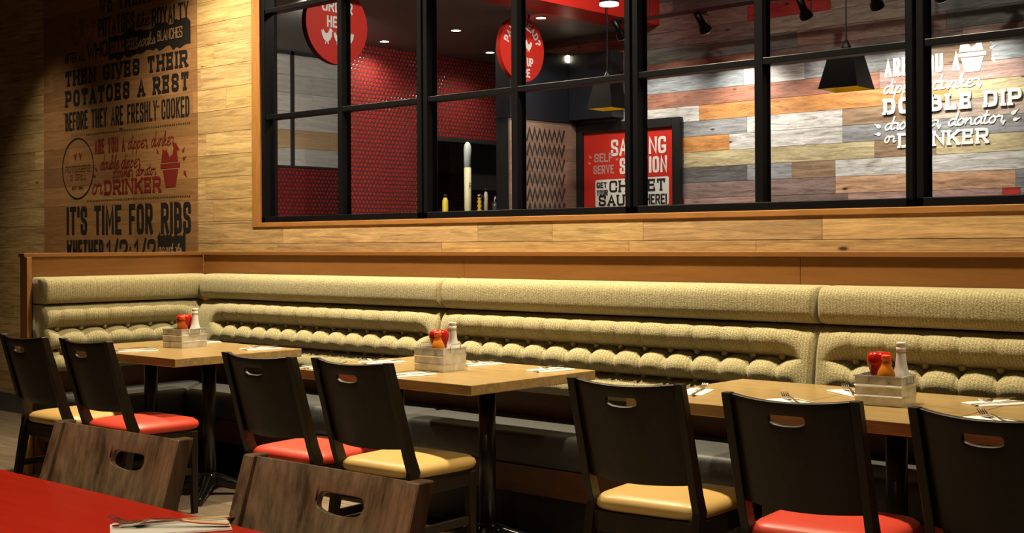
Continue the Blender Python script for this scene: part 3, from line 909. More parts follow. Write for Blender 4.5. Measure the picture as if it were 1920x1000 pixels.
# ------------------------------------------------------------------ tables
def make_table():
    r = thing('dining_table', 'table', 'table')
    bm = BM(); box(bm, -.2795, .2795, -.388, .388, .708, .75, .003)
    obj('table_top', bm, m_top, r)
    bm = BM(); lathe(bm, [(.036, .06), (.036, .70)], 20); obj('column', bm, m_black_metal, r, True)
    bm = BM(); box(bm, -.15, .15, -.15, .15, .697, .708, .002); obj('mounting_plate', bm, m_black_metal, r)
    bm = BM()
    for k in range(4):
        a = PI / 4 + k * PI / 2
        c_, s_ = math.cos(a), math.sin(a)
        tube(bm, [(c_ * q, s_ * q, z) for q, z in ((.01, .085), (.06, .075), (.16, .045), (.26, .025), (.30, .02))], [.036, .034, .026, .022, .019], 10)
    lathe(bm, [(.05, .05), (.05, .09), (.038, .12)], 16)
    obj('base', bm, m_base_metal, r, True)
    return r
t0 = make_table()
TABS = [(-6.214, 3.905, .1, 'nearest the short banquette return'),
        (-5.652, 3.896, 0, 'second from the left, behind the first red chair'),
        (-4.295, 3.965, 0, 'third from left, behind the second red chair'),
        (-3.733, 3.968, 0, 'fourth from left, its corner above the tan seat'),
        (-2.497, 4.065, 0, 'fifth from left, by the middle tan chair'),
        (-1.934, 4.062, 0, 'second from right, under the largest condiment box'),
        (-1.371, 4.062, 0, 'running out of the right edge')]
for i, (x, y, a, lab) in enumerate(TABS):
    o = t0 if i == 0 else copy_tree(t0)
    o.location = (x, y, 0); o['label'] = 'beech topped table, ' + lab; o['category'] = 'table'; o['group'] = 'dining tables along the banquette'

red = thing('dining_table', 'long bright red table top at the lower left foreground', 'table', (-2.5, .94, 0))
bm = BM(); box(bm, -1.35, 1.75, -.42, .40, .77, .81, .004); obj('table_top', bm, m_redtop, red)
for x in (-.9, 1.2):
    bm = BM(); lathe(bm, [(.04, .04), (.04, .77)], 20, (x, 0, 0)); obj('column', bm, m_black_metal, red, True)
    bm = BM(); lathe(bm, [(.26, 0), (.26, .015), (.05, .05), (.04, .06)], 32, (x, 0, 0)); obj('base', bm, m_base_metal, red, True)

# ------------------------------------------------------------------ chairs
LEAN = .30
def post_y(z): return -.165 - max(0, z - .44) * LEAN
def make_chair(timber, vinyl):
    r = thing('dining_chair', 'chair', 'chair')
    for s in (-1, 1):
        bm = BM()
        sweep(bm, [(s * .196, -.245, 0), (s * .196, -.185, .34), (s * .196, -.160, .44), (s * .196, post_y(.50), .50), (s * .196, post_y(.862), .862)],
              [(.014, .016), (.014, .022), (.014, .026), (.014, .024), (.014, .017)])
        bmesh.ops.bevel(bm, geom=bm.edges[:], offset=.002, segments=1, affect='EDGES')
        obj('rear_leg', bm, timber, r)
        bm = BM(); sweep(bm, [(s * .192, .175, 0), (s * .190, .170, .40)], [(.013, .013), (.017, .02)])
        bmesh.ops.bevel(bm, geom=bm.edges[:], offset=.002, segments=1, affect='EDGES')
        obj('front_leg', bm, timber, r)
        bm = BM(); box(bm, s * .192 - .009, s * .192 + .009, -.20, .165, .19, .222, .002); obj('stretcher', bm, timber, r)
    bm = BM()
    box(bm, -.182, .182, .155, .178, .345, .408, .002); box(bm, -.182, .182, -.185, -.16, .345, .408, .002)
    box(bm, -.203, -.181, -.17, .172, .345, .408, .002); box(bm, .181, .203, -.17, .172, .345, .408, .002)
    obj('seat_frame', bm, timber, r)
    # curved back panel with its hand hole
    bm = BM()
    hw, tr, ht, side, sag = .055, .010, .812, .018, .014
    def hb(x):
        u = min(1, abs(x) / hw); return ht - side - sag * math.sqrt(max(0, 1 - u ** 2.4))
    def htop(x):
        e = hw - min(hw, abs(x))
        return ht - (tr - math.sqrt(max(0, tr * tr - (tr - e) ** 2)) if e < tr else 0)
    half = .183
    xs = sorted(set(round(v, 5) for v in [-half + 2 * half * k / 36 for k in range(37)] + [hw * math.cos(PI * k / 24) for k in range(25)]))
    xs = [v for i, v in enumerate(xs) if i == 0 or v - xs[i - 1] > 2e-4]
    def lev(x):
        a, b, z0, z1 = hb(x), htop(x), .525 + .006 * (x / half) ** 2, .860 - .011 * (1 - (x / half) ** 2)
        return [z0 + (a - z0) * k / 8 for k in range(8)] + [a + (b - a) * k / 2 for k in range(2)] + [b + (z1 - b) * k / 2 for k in range(3)]
    V = []
    for x in xs:
        bow = -.046 * (1 - (x / half) ** 2)
        V.append([bm.verts.new((x, post_y(z) + .004 + bow, z)) for z in lev(x)])
    for i in range(len(xs) - 1):
        xm = (xs[i] + xs[i + 1]) / 2
        for j in range(12):
            if abs(xm) < hw and j in (8, 9): continue
            bm.faces.new((V[i][j], V[i + 1][j], V[i + 1][j + 1], V[i][j + 1]))
    p = obj('backrest', bm, timber, r, True)
    sd = p.modifiers.new('thickness', 'SOLIDIFY'); sd.thickness = .014; sd.offset = 0
    bv = p.modifiers.new('edge', 'BEVEL'); bv.width = .0018; bv.segments = 2; bv.limit_method = 'ANGLE'; bv.angle_limit = math.radians(50)
    # upholstered seat
    bm = BM(); N = 48
    def outline(k, inset):
        a = 2 * PI * k / N; c_, s_ = math.cos(a), math.sin(a)
        e = .32
        x = math.copysign(abs(c_) ** e, c_); y = math.copysign(abs(s_) ** e, s_)
        yy = .018 + y * (.205 - inset)
        wd = .208 + .012 * (y * .5 + .5)
        return x * (wd - inset), yy
    rings = []
    for inset, z in ((.016, .408), (.004, .418), (0, .432), (.005, .446), (.018, .458), (.05, .466), (.10, .471), (.16, .474)):
        rings.append([bm.verts.new((*outline(k, inset), z)) for k in range(N)])
    for r0, r1 in zip(rings, rings[1:]):
        for k in range(N): bm.faces.new((r0[k], r0[(k + 1) % N], r1[(k + 1) % N], r1[k]))
    bm.faces.new(rings[0][::-1]); bm.faces.new(rings[-1])
    obj('seat', bm, vinyl, r, True)
    return r
ch_tan = make_chair(m_dark, m_tan_vinyl); ch_red = make_chair(m_dark, m_red_vinyl)
used = set()
def chair(src, x, y, deg, lab, group='chairs along the banquette tables', sc=1.0):
    a = math.radians(deg)
    o = src if src.name not in used else copy_tree(src)
    used.add(src.name)
    off = post_y(.86) * sc                     # (x, y) is the middle of the top rail
    o.location = (x + off * math.sin(a), y - off * math.cos(a), 0)
    o.rotation_euler = (0, 0, a); o.scale = (sc,) * 3
    o['label'] = lab; o['category'] = 'chair'; o['group'] = group
    return o
chair(ch_tan, -6.013, 3.066, 1, 'espresso chair with tan seat, farthest left, beside the first red seat')
chair(ch_red, -5.504, 3.110, 1, 'espresso chair with red seat, second from left')
chair(ch_red, -4.205, 3.132, 4, 'espresso chair with red seat, beside the tan one at the middle table')
chair(ch_tan, -3.704, 3.189, 3, 'espresso chair with tan seat fully showing, at the middle table')
chair(ch_tan, -2.474, 3.270, 7, 'espresso chair with tan seat, just right of centre, at the right hand table')
chair(ch_red, -1.854, 3.223, 5, 'espresso chair with red seat, in front of the right hand condiment box')
chair(ch_red, -1.290, 3.221, -3, 'espresso chair at the far right, cut off by the edge of the photo')
w1 = make_chair(m_dark_lit, m_tan_vinyl)
chair(w1, -2.373, 1.420, 2 + 180, 'espresso chair back with hand hole, left of two pushed up to the red table', 'foreground chairs', 1.07)
chair(w1, -1.690, 1.413, 1 + 180, 'espresso chair back with hand hole, right of two, at the lower centre', 'foreground chairs', 1.07)

# ------------------------------------------------------------------ place settings
def make_napkin():
    bm = BM()
    box(bm, -.055, .055, -.10, .10, 0, .0022, .0006); box(bm, -.053, .053, -.098, .096, .0022, .004, .0006)
    return obj('napkin', bm, m_napkin)
def make_knife():
    bm = BM()
    prism(bm, [(-.007, -.105), (.007, -.105), (.008, -.02), (.006, 0), (.010, .02), (.010, .09), (.004, .112), (-.005, .10), (-.006, 0), (-.008, -.02)], 'z', 0, .0035, .001)
    return obj('knife', bm, m_steel)
def make_fork():
    bm = BM()
    prf = [(-.10, .008, .004), (-.05, .006, .006), (0, .0045, .012), (.035, .0045, .012), (.05, .011, .008), (.062, .0125, .006)]
    R0 = None
    for y, w, z in prf:
        r1 = [bm.verts.new(p) for p in ((-w, y, z), (w, y, z), (w, y, z + .0025), (-w, y, z + .0025))]
        if R0:
            for i in range(4): bm.faces.new((R0[i], R0[(i + 1) % 4], r1[(i + 1) % 4], r1[i]))
        else: bm.faces.new(r1)
        R0 = r1
    bm.faces.new(R0)
    for k in range(4):
        x = -.0108 + k * .0072
        q = None
        for y, z in ((.061, .006), (.08, .006), (.098, .013), (.107, .019)):
            w = .0021 if y < .1 else .0012
            r1 = [bm.verts.new(p) for p in ((x - w, y, z), (x + w, y, z), (x + w, y, z + .002), (x - w, y, z + .002))]
            if q:
                for i in range(4): bm.faces.new((q[i], q[(i + 1) % 4], r1[(i + 1) % 4], r1[i]))
            else: bm.faces.new(r1)
            q = r1
        bm.faces.new(q)
    return obj('fork', bm, m_steel)
nk, kf, fk = make_napkin(), make_knife(), make_fork()
first = [True]
SET = [  # x, y, table height, napkin angle, where
 (-5.945, 3.66, .75, -28, 'at the front of the corner table, beside the red chair'),
 (-6.165, 4.20, .75, -15, 'behind the condiment box on the corner table'),
 (-5.525, 4.135, .75, -12, 'at the back right of the corner table'),
 (-4.475, 3.70, .75, -12, 'at the left front edge of the middle table'),
 (-4.45, 4.02, .75, -15, 'at the left back of the middle table, behind the tan chair'),
 (-3.92, 3.70, .75, -10, 'in front of the condiment box on the middle table'),
 (-4.02, 4.235, .75, -12, 'behind the condiment box on the middle table'),
 (-3.60, 4.23, .75, -8, 'at the back right corner of the middle table'),
 (-2.66, 3.93, .75, 20, 'at the left end of the right hand table'),
 (-2.225, 3.90, .75, 62, 'by the table joint, behind the red chair'),
 (-2.20, 4.27, .75, 55, 'touching the back left of the right hand condiment box'),
 (-1.69, 4.30, .75, -30, 'at the back right, near the banquette'),
 (-1.525, 3.89, .75, 62, 'above the top rail of the far right chair'),
 (-1.93, 1.25, .81, 150, 'on the red table in the foreground'),
]
STYLE = {0: (0, 10, 0), }
for i, (x, y, tz, deg, where) in enumerate(SET):
    a = math.radians(deg)
    n = nk if i == 0 else nk.copy(); k = kf if i == 0 else kf.copy(); f = fk if i == 0 else fk.copy()
    if i:
        for q in (n, k, f): C.objects.link(q)
    def at(dx, dy): return (x + dx * math.cos(a) - dy * math.sin(a), y + dx * math.sin(a) + dy * math.cos(a))
    n.location = (*at(0, 0), tz + .0005); n.rotation_euler = (0, 0, a)
    k.location = (*at(.022, -.015), tz + .005); k.rotation_euler = (0, 0, a + .06)
    back = i in (1, 2, 4, 6, 7, 11)
    f.location = (*at(-.012, .0 if not back else .02), tz + .005); f.rotation_euler = (0, 0, a - .32 if not back else a + PI + .35)
    tag(n, 'white paper napkin ' + where, 'napkin', 'napkins on the tables')
    tag(k, 'steel knife ' + where, 'knife', 'knives on the napkins')
    tag(f, 'steel fork ' + where, 'fork', 'forks on the napkins')

# ------------------------------------------------------------------ condiment boxes and bottles
def make_caddy(w, d, h, up, lab, loc, rz):
    r = thing('condiment_caddy', lab, 'condiment box', loc, rz, 'galvanised condiment boxes')
    bm = BM(); t = .0016
    # ribbed walls: the outline steps out at two pressed beads
    zs = [(0, 0), (h * .27, 0), (h * .31, .0028), (h * .35, 0), (h * .62, 0), (h * .66, .0028), (h * .70, 0), (h - .004, 0), (h - .003, .003), (h, .003)]
    def rect(e, z): return [bm.verts.new(p) for p in ((-w / 2 - e, -d / 2 - e, z), (w / 2 + e, -d / 2 - e, z), (w / 2 + e, d / 2 + e, z), (-w / 2 - e, d / 2 + e, z))]
    rg = [rect(e, z) for z, e in zs] + [rect(-t, h), rect(-t, .003)]
    for r0, r1 in zip(rg, rg[1:]):
        for i in range(4): bm.faces.new((r0[i], r0[(i + 1) % 4], r1[(i + 1) % 4], r1[i]))
    bm.faces.new(rg[0][::-1]); bm.faces.new(rg[-1])
    obj('tray', bm, m_galv, r)
    for s in (-1, 1):
        bm = BM(); x = s * (w / 2 + .0045); q = d * .22
        if up: pts = [(x, -q, h - .022), (x, -q, h - .002), (x, -q * .95, h + .016), (x, q * .95, h + .016), (x, q, h - .002), (x, q, h - .012)]
        else: pts = [(x, -q, h - .006), (x, -q, h - .028), (x, q, h - .028), (x, q, h - .006)]
        tube(bm, pts, .0017, 6); obj('wire_handle', bm, m_wire, r, True)
    return r
def ketchup(loc, rz, lab):
    r = thing('ketchup_bottle', lab, 'ketchup bottle', loc, rz, 'ketchup bottles')
    bm = BM(); lathe(bm, [(.010, 0), (.024, .001), (.028, .03), (.031, .06), (.033, .085), (.0325, .10), (.040, .12), (.0445, .139), (.0425, .156), (.034, .166), (.012, .169)], 28, sx=1.0, sy=.68)
    obj('bottle_body', bm, m_ketchup, r, True)
    bm = BM(); lathe(bm, [(.0302, .052), (.0334, .092)], 28, sx=1.02, sy=.71, cap=False); obj('label', bm, m_label, r, True)
    return r
def hot(loc, lab, m):
    r = thing('hot_sauce_bottle', lab, 'hot sauce bottle', loc, 0, 'hot sauce bottles')
    bm = BM(); lathe(bm, [(.010, 0), (.028, .001), (.0295, .03), (.0295, .075), (.030, .092), (.028, .106), (.020, .122), (.0135, .134), (.0125, .142), (.0125, .15)], 26)
    obj('bottle_body', bm, m, r, True)
    bm = BM(); lathe(bm, [(.0135, .143), (.0155, .144), (.0155, .160), (.014, .163), (.004, .164)], 24); obj('cap', bm, m_cap_or, r, True)
    return r
def vinegar(loc, lab):
    r = thing('vinegar_bottle', lab, 'vinegar bottle', loc, 0, 'white vinegar bottles')
    bm = BM(); lathe(bm, [(.010, 0), (.030, .001), (.032, .03), (.032, .082), (.030, .092), (.025, .103), (.021, .118), (.0175, .14), (.0155, .165), (.0145, .172)], 28)
    obj('bottle_body', bm, m_white, r, True)
    bm = BM(); lathe(bm, [(.0145, .170), (.0165, .1705), (.0165, .186), (.0150, .1865), (.0152, .1885), (.0165, .189), (.0165, .201), (.015, .203), (.004, .203)], 24)
    obj('cap', bm, m_white, r, True)
    return r
CAD = [  # centre, size, rotation, raised handles, sauce
 (-5.985, 3.972, .150, .175, 8, False, m_hot2, 'on the corner table'),
 (-3.985, 3.940, .170, .147, 3, True, m_hot, 'on the middle table'),
 (-1.975, 4.068, .160, .145, 6, False, m_hot, 'on the right hand table')]
for x, y, w, d, deg, up, sm, where in CAD:
    a = math.radians(deg)
    make_caddy(w, d, .10, up, 'ribbed galvanised box of sauce bottles ' + where, (x, y, .7505), a)
    def at(dx, dy): return (x + dx * math.cos(a) - dy * math.sin(a), y + dx * math.sin(a) + dy * math.cos(a), .755)
    ketchup(at(-.029, .025), a + .73, 'red squeezy ketchup bottle in the box ' + where)
    hot(at(.013, -.029), ('dark amber' if sm is m_hot2 else 'orange') + ' hot sauce bottle with orange cap in the box ' + where, sm)
    vinegar(at(.041, .037), 'tall white bottle with ridged cap in the box ' + where)

# ------------------------------------------------------------------ counter hall behind the glass
FY, KX, KC = 8.60, -8.60, 3.08
GRY, DGR, BLU, WHT, CRM = (.30, .31, .32), (.14, .135, .135), (.34, .38, .41), (.62, .61, .58), (.58, .49, .28)
MAU, PNK, PCH, RST, ORG = (.30, .21, .185), (.46, .29, .25), (.62, .37, .22), (.40, .175, .115), (.55, .25, .075)
BRN, RED, BEI, GGR = (.30, .20, .12), (.52, .035, .03), (.46, .37, .30), (.25, .27, .255)
# courses upwards from the sill: board colours and where each board ends
COURSES = [
 (1.5315, [(-7.3, MAU), (-5.90, RED), (-5.13, PNK), (-4.46, MAU), (-3.33, PNK), (-3.21, RED), (-2.2, GRY), (-.2, BEI)]),
 (1.655, [(-6.6, PNK), (-4.56, MAU), (-3.24, PCH), (-2.1, GRY), (-.2, PNK)]),
 (1.7785, [(-6.9, GRY), (-5.31, DGR), (-4.92, GRY), (-4.56, BRN), (-2.9, WHT), (-1.6, MAU), (-.2, BLU)]),
 (1.902, [(-5.9, BEI), (-4.25, CRM), (-3.79, BRN), (-2.6, CRM), (-.2, GRY)]),
 (2.0255, [(-6.4, MAU), (-5.47, ORG), (-4.5, WHT), (-3.0, GRY), (-1.4, WHT), (-.2, PNK)]),
 (2.149, [(-6.0, RST), (-5.31, GRY), (-4.50, WHT), (-3.95, BRN), (-2.9, BEI), (-1.7, GRY), (-.2, RST)]),
 (2.2725, [(-6.7, GRY), (-5.75, WHT), (-3.70, ORG), (-2.6, CRM), (-1.5, BLU), (-.2, PNK)]),
 (2.396, [(-6.9, BEI), (-4.21, RST), (-2.95, PNK), (-1.6, WHT), (-.2, MAU)]),
 (2.5195, [(-6.9, DGR), (-6.29, GRY), (-5.34, BLU), (-4.81, WHT), (-3.95, GRY), (-3.40, BRN), (-2.1, BLU), (-.2, CRM)]),
 (2.643, [(-6.5, GRY), (-5.13, RST), (-3.6, MAU), (-2.2, PNK), (-.2, GRY)]),
 (2.7665, [(-6.4, MAU), (-4.87, GGR), (-3.71, PNK), (-2.4, GGR), (-.2, RST)]),
 (2.89, [(-7.0, BEI), (-6.5, RST), (-5.24, MAU), (-4.0, BEI), (-2.6, GRY), (-.2, PNK)]),
 (3.0135, [(-6.4, DGR), (-5.30, MAU), (-4.59, RED), (-2.8, BEI), (-.2, GRY)]),
 (3.137, [(-6.0, MAU), (-4.4, DGR), (-3.1, MAU), (-1.6, GGR), (-.2, RST)]),
 (3.2605, [(-5.6, DGR), (-4.0, GRY), (-.2, MAU)]), (3.384, [(-6.2, MAU), (-3.4, DGR), (-.2, GRY)]), (3.5075, [(-5.0, GRY), (-.2, DGR)])]
bm = BM(); lay = bm.loops.layers.float_color.new('board'); rr = random.Random(2)
def board(x0, x1, z0, z1, c):
    n0 = len(bm.faces); box(bm, x0 + .001, x1 - .001, FY, FY + .02, z0 + .0013, z1 - .0013); bm.faces.ensure_lookup_table()
    v = .92 + .16 * rr.random()
    for f in bm.faces[n0:]:
        for l in f.loops: l[lay] = (c[0] * v, c[1] * v, c[2] * v, 1)
for z0, row in COURSES:
    x = -7.6
    for x1, c in row: board(x, x1, z0, min(3.6, z0 + .1235), c); x = x1
PALS = [GRY, DGR, MAU, PNK, BEI, WHT, CRM, BLU, RST]
z = 1.5315 - .1235
while z > -.1:
    x = -7.6
    while x < -.2:
        L = .6 + rr.random(); board(x, min(-.2, x + L), max(0, z), z + .1235, rr.choice(PALS)); x += L
    z -= .1235
struct(obj('wall_far', bm, m_far))
rr = random.Random(3)
bm = BM(); box(bm, -7.6, -.2, FY + .0195, FY + .1, 0, 3.6); struct(obj('wall_far_core', bm, m_gap))
bm = BM(); box(bm, -11.2, -.2, WY + .13, 10.6, -.1, 0); struct(obj('floor_hall', bm, m_grout))
bm = BM(); box(bm, -10.4, -6.46, WY + .14, 10.6, KC, KC + .1); struct(obj('ceiling_kitchen', bm, m_kceil))
bm = BM(); box(bm, -6.13, -.2, WY + .14, FY + .1, 3.6, 3.7); struct(obj('ceiling_hall', bm, m_ceil))
bm = BM(); box(bm, -6.46, -6.13, WY + .14, FY, KC, 3.7); o = struct(obj('ceiling_bulkhead', bm, m_redpaint))
bm = BM(); box(bm, -.3, -.2, WY + .13, FY, 0, 3.6); struct(obj('wall_right', bm, m_ceil))
# far left wall: pale boards above red mosaic
def grey_tone(r):
    v = .34 + .12 * r.random(); return (v, v * .97, v * .92)
bm = BM(); lay = bm.loops.layers.float_color.new('board')
rr = random.Random(3); z = 2.02
while z < KC:
    y = 6.4 - rr.random()
    while y < 10.5:
        L = .7 + rr.random(); n0 = len(bm.faces); box(bm, -9.45, -9.43, y + .001, y + L - .001, z + .001, min(KC, z + .17) - .001)
        bm.faces.ensure_lookup_table(); c = grey_tone(rr) if not 2.15 < z < 2.3 else (.40, .27, .15)
        for f in bm.faces[n0:]:
            for l in f.loops: l[lay] = (*c, 1)
        y += L
    z += .17
m_far_y = wood('painted_boards_side', (0.6, 0.57, 0.55), (1, 1, 1), 0.5, (10, 1, 10), 2.6, 0.15, True)
struct(obj('wall_kitchen_left', bm, m_far_y))
bm = BM(); box(bm, -9.55, -9.45, 5.0, 10.6, 0, KC); struct(obj('wall_kitchen_left_core', bm, m_gap))
bm = BM(); box(bm, -9.45, -9.425, 5.0, 10.6, 0, 2.01); struct(obj('wall_kitchen_left_tile', bm, m_penny))
bm = BM(); box(bm, -9.45, -9.415, 5.0, 10.6, 2.01, 2.03, .002); box(bm, -9.45, -9.415, 7.40, 7.44, 2.03, KC)
box(bm, -9.45, -9.415, 5.0, 10.6, KC - .03, KC); struct(obj('trim_3', bm, m_hood))
bm = BM(); box(bm, -10.4, -7.2, 10.5, 10.6, 0, KC); struct(obj('wall_kitchen_back', bm, m_hood))
# red mosaic wall with the pass opening
bm = BM()
box(bm, KX - .04, KX, 7.33, 8.30, 0, KC); box(bm, KX - .04, KX, 8.30, 9.40, 2.31, KC); box(bm, KX - .04, KX, 8.30, 9.40, 0, 1.25)
struct(obj('wall_kitchen_mosaic', bm, m_penny))
bm = BM(); box(bm, KX - .12, KX + .012, 8.28, 9.40, 2.27, 2.31, .002); box(bm, KX - .12, KX + .012, 8.28, 8.31, 1.25, 2.27, .002); struct(obj('trim_4', bm, m_hood))
# pillar with the zigzag print, and the dark soffit above it
bm = BM(); box(bm, -7.13, -6.995, 7.705, FY - .001, 0, 2.32); struct(obj('pillar_core', bm, m_hood))
b_ = boards('pillar_cladding', m_far_y, (0, 1), (0, 1), 0, 1, 0, grey_tone, .1)
bpy.data.objects.remove(b_)
bm = BM(); lay = bm.loops.layers.float_color.new('board'); z = 0
while z < 2.32:
    y = 7.705 - rr.random() * .4
    while y < FY:
        L = .3 + .5 * rr.random(); y0, y1 = max(y, 7.705), min(y + L, FY - .001)
        if y1 - y0 > .01:
            n0 = len(bm.faces); box(bm, -6.995, -6.98, y0 + .0006, y1 - .0006, z + .0006, min(2.32, z + .1) - .0006); bm.faces.ensure_lookup_table()
            v = .30 + .10 * rr.random()
            for f in bm.faces[n0:]:
                for l in f.loops: l[lay] = (v, v * .68, v * .52, 1)
        y += L
    z += .1
struct(obj('pillar_boards', bm, m_far_y))
zz_ = thing('zigzag_print', 'stack of charcoal zigzag bands printed on the timber pillar', 'wall print', (-6.979, 8.15, 1.5))
for k in range(9):
    zt = 2.248 - k * .1235; q = []
    n = 15; pts = [(7.915 + (8.39 - 7.915) * i / n, zt - (.092 if i % 2 == 0 else 0)) for i in range(n + 1)]
    bm = BM(); add_quads(bm, stroke2d(pts, .025, .01), lambda a, b, h: (h, a - 8.15, b - 1.5), .0015); obj('zigzag_band', bm, m_zig, zz_)
bm = BM(); box(bm, -7.13, -6.97, 7.70, FY - .001, 2.321, 2.90, .004); box(bm, -6.969, -6.50, FY - .16, FY - .001, 2.345, 2.90, .004); struct(obj('beam_soffit', bm, m_navy))

# poster
po = thing('poster', 'black framed red poster pointing to the self serve sauce station', 'poster', (-6.45, FY - .002, 1.6))
PX0, PX1, PZ0, PZ1 = -6.988, -5.908, .90, 2.315
bm = BM(); B = .075
for a in ((PX0, PX0 + B, PZ0, PZ1), (PX1 - B, PX1, PZ0, PZ1), (PX0 + B, PX1 - B, PZ1 - B, PZ1), (PX0 + B, PX1 - B, PZ0, PZ0 + B)):
    box(bm, a[0] + 6.45, a[1] + 6.45, -.045, 0, a[2] - 1.6, a[3] - 1.6, .003)
obj('poster_frame', bm, m_black, po)
bm = BM(); box(bm, PX0 + B + 6.45, PX1 - B + 6.45, -.02, -.005, PZ0 + B - 1.6, PZ1 - B - 1.6); obj('poster_sheet', bm, m_signred, po)
def on_poster(x, z, h): return (x + 6.45, -.020 - h, z - 1.6)
letters('headline', m_signwhite, po, on_poster, [('SAUCING', 'sans', -6.62, -6.055, 2.03, 2.17, .024), ('STATION', 'sans', -6.53, -6.045, 1.875, 2.01, .024)])
letters('small_headline', m_signdim, po, on_poster, [('SELF', 'sans', -6.80, -6.60, 1.985, 2.06, .014), ('SERVE', 'sans', -6.81, -6.59, 1.885, 1.96, .014)])
shapes('splash_mark', m_signdim, po, on_poster, [drop(-6.84, 2.03, .025, 2.4), drop(-6.85, 1.98, .022, 2.8), drop(-6.565, 2.05, .025, .7), drop(-6.56, 2.0, .022, .3)])
shapes('speech_panel', m_signwhite, po, on_poster, [[(-6.79, 1.61), (-6.78, 1.595), (-6.50, 1.60), (-6.51, 1.53), (-6.44, 1.60), (-6.04, 1.61), (-6.03, 1.625), (-6.03, 1.83), (-6.04, 1.84), (-6.78, 1.835), (-6.79, 1.82)]])
letters('panel_lettering', m_ink, po, on_poster, [
    ('GET', 'sans', -6.775, -6.665, 1.765, 1.815, .011), ('YOUR', 'sans', -6.775, -6.655, 1.70, 1.75, .010),
    ('CHALET', 'slab', -6.645, -6.06, 1.725, 1.825, .018), ('SAUCE', 'slab', -6.76, -6.29, 1.612, 1.705, .018), ('HERE!', 'sans', -6.265, -6.05, 1.615, 1.70, .014)], .003)
shapes('hen_row', m_signwhite, po, on_poster, [hen(-6.70 + k * .17, 1.37, .15, .16 if k % 2 else .13, k % 2 == 1) for k in range(4)])

# big white lettering on the boards
wl = thing('wall_lettering', 'large raised white slogan on the coloured boards at upper right', 'wall lettering', (-3.6, FY - .001, 2.2))
def on_far(x, z, h): return (x + 3.6, -h, z - 2.2)
letters('slab_lettering', m_signwhite, wl, on_far, [('DOUBLE', 'slab', -4.183, -3.525, 2.205, 2.318, .026), ('DIPPER', 'slab', -3.455, -2.85, 2.205, 2.318, .024)], .014)
letters('lower_slab_lettering', m_signwhite, wl, on_far, [('DRINKER', 'slab', -4.073, -3.412, 1.962, 2.068, .020)], .006)
letters('sans_lettering', m_signwhite, wl, on_far, [('ARE YOU A', 'sans', -4.168, -3.615, 2.472, 2.604, .024)], .004)
letters('script_lettering', m_signwhite, wl, on_far, [
    ('dipper, dunker,', 'script', -4.185, -3.45, 2.355, 2.455, .012, dict(slant=.22)),
    ('drowner, donator,', 'script', -4.175, -3.29, 2.095, 2.185, .012, dict(slant=.22)),
    ('or', 'script', -4.175, -4.09, 2.005, 2.09, .010, dict(slant=.22))], .004)
shapes('cup_emblem', m_signwhite, wl, on_far, bucket(-3.63, -3.40, 2.455, 2.70) + [drop(-4.215, 2.125, .035, 2.6), drop(-4.215, 2.07, .032, 3.1), drop(-3.25, 2.155, .035, .6), drop(-3.24, 2.11, .032, .2)], .004)

# round signs hanging from the kitchen ceiling
def sign(x, y, z, rad, lab):
    r = thing('round_sign', lab, 'sign', (x, y, z))
    bm = BM(); lathe(bm, [(rad, -.045), (rad, 0)], 56)
    bmesh.ops.rotate(bm, verts=bm.verts[:], matrix=Matrix.Rotation(PI / 2, 3, 'Y'))
    obj('disc', bm, m_signred, r)
    for s in (-1, 1):
        bm = BM(); tube(bm, [(-.02, s * rad * .4, rad * .85), (-.02, s * rad * .4, KC - z)], .006, 8); obj('hanger', bm, m_black, r, True)
    return r
on_sign = lambda a, b, h: (h + .0005, a, b)
s1 = sign(-6.68, 5.645, 2.786, .268, 'round red sign with hens reading order here, left side of window')
k = .268
letters('lettering', m_signwhite, s1, on_sign, [('ORDER', 'sans', -k * .50, k * .50, k * .30, k * .60, .014), ('HERE', 'sans', -k * .34, k * .34, -k * .09, k * .20, .014)])
shapes('hen_emblem', m_signwhite, s1, on_sign, [hen(-k * .33, -k * .52, k * .40, k * .42), hen(k * .02, -k * .5, k * .3, k * .36), hen(k * .34, -k * .52, k * .42, k * .42, True)])
s2 = sign(-6.57, 7.405, 2.800, .253, 'round red sign with hens for paid orders and pick up, behind middle of window')
k = .253
bm = BM()
txt = 'PAY AHEAD?'
for i, ch in enumerate(txt):
    if ch == ' ': continue
    a = math.radians(160 - 140 * i / (len(txt) - 1))
    w = k * (.17 if ch != 'I' else .06)
    for q in text_quads(ch, 'sans', -w / 2, w / 2, -k * .12, k * .12, .012):
        rot = [Vector((p.x * math.sin(a) + p.y * math.cos(a) + .76 * k * math.cos(a), -p.x * math.cos(a) + p.y * math.sin(a) + .76 * k * math.sin(a))) for p in q]
        add_quads(bm, [rot], on_sign, .0015)
obj('arched_lettering', bm, m_signwhite, s2)
letters('lettering', m_signwhite, s2, on_sign, [('PICK UP', 'sans', -k * .48, k * .48, -k * .50, -k * .24, .012), ('HERE', 'sans', -k * .34, k * .34, -k * .84, -k * .58, .012)])
shapes('hen_emblem', m_signwhite, s2, on_sign, [hen(-k * .30, -k * .06, k * .32, k * .36), hen(0, -k * .06, k * .26, k * .32), hen(k * .26, -k * .06, k * .36, k * .38, True)])

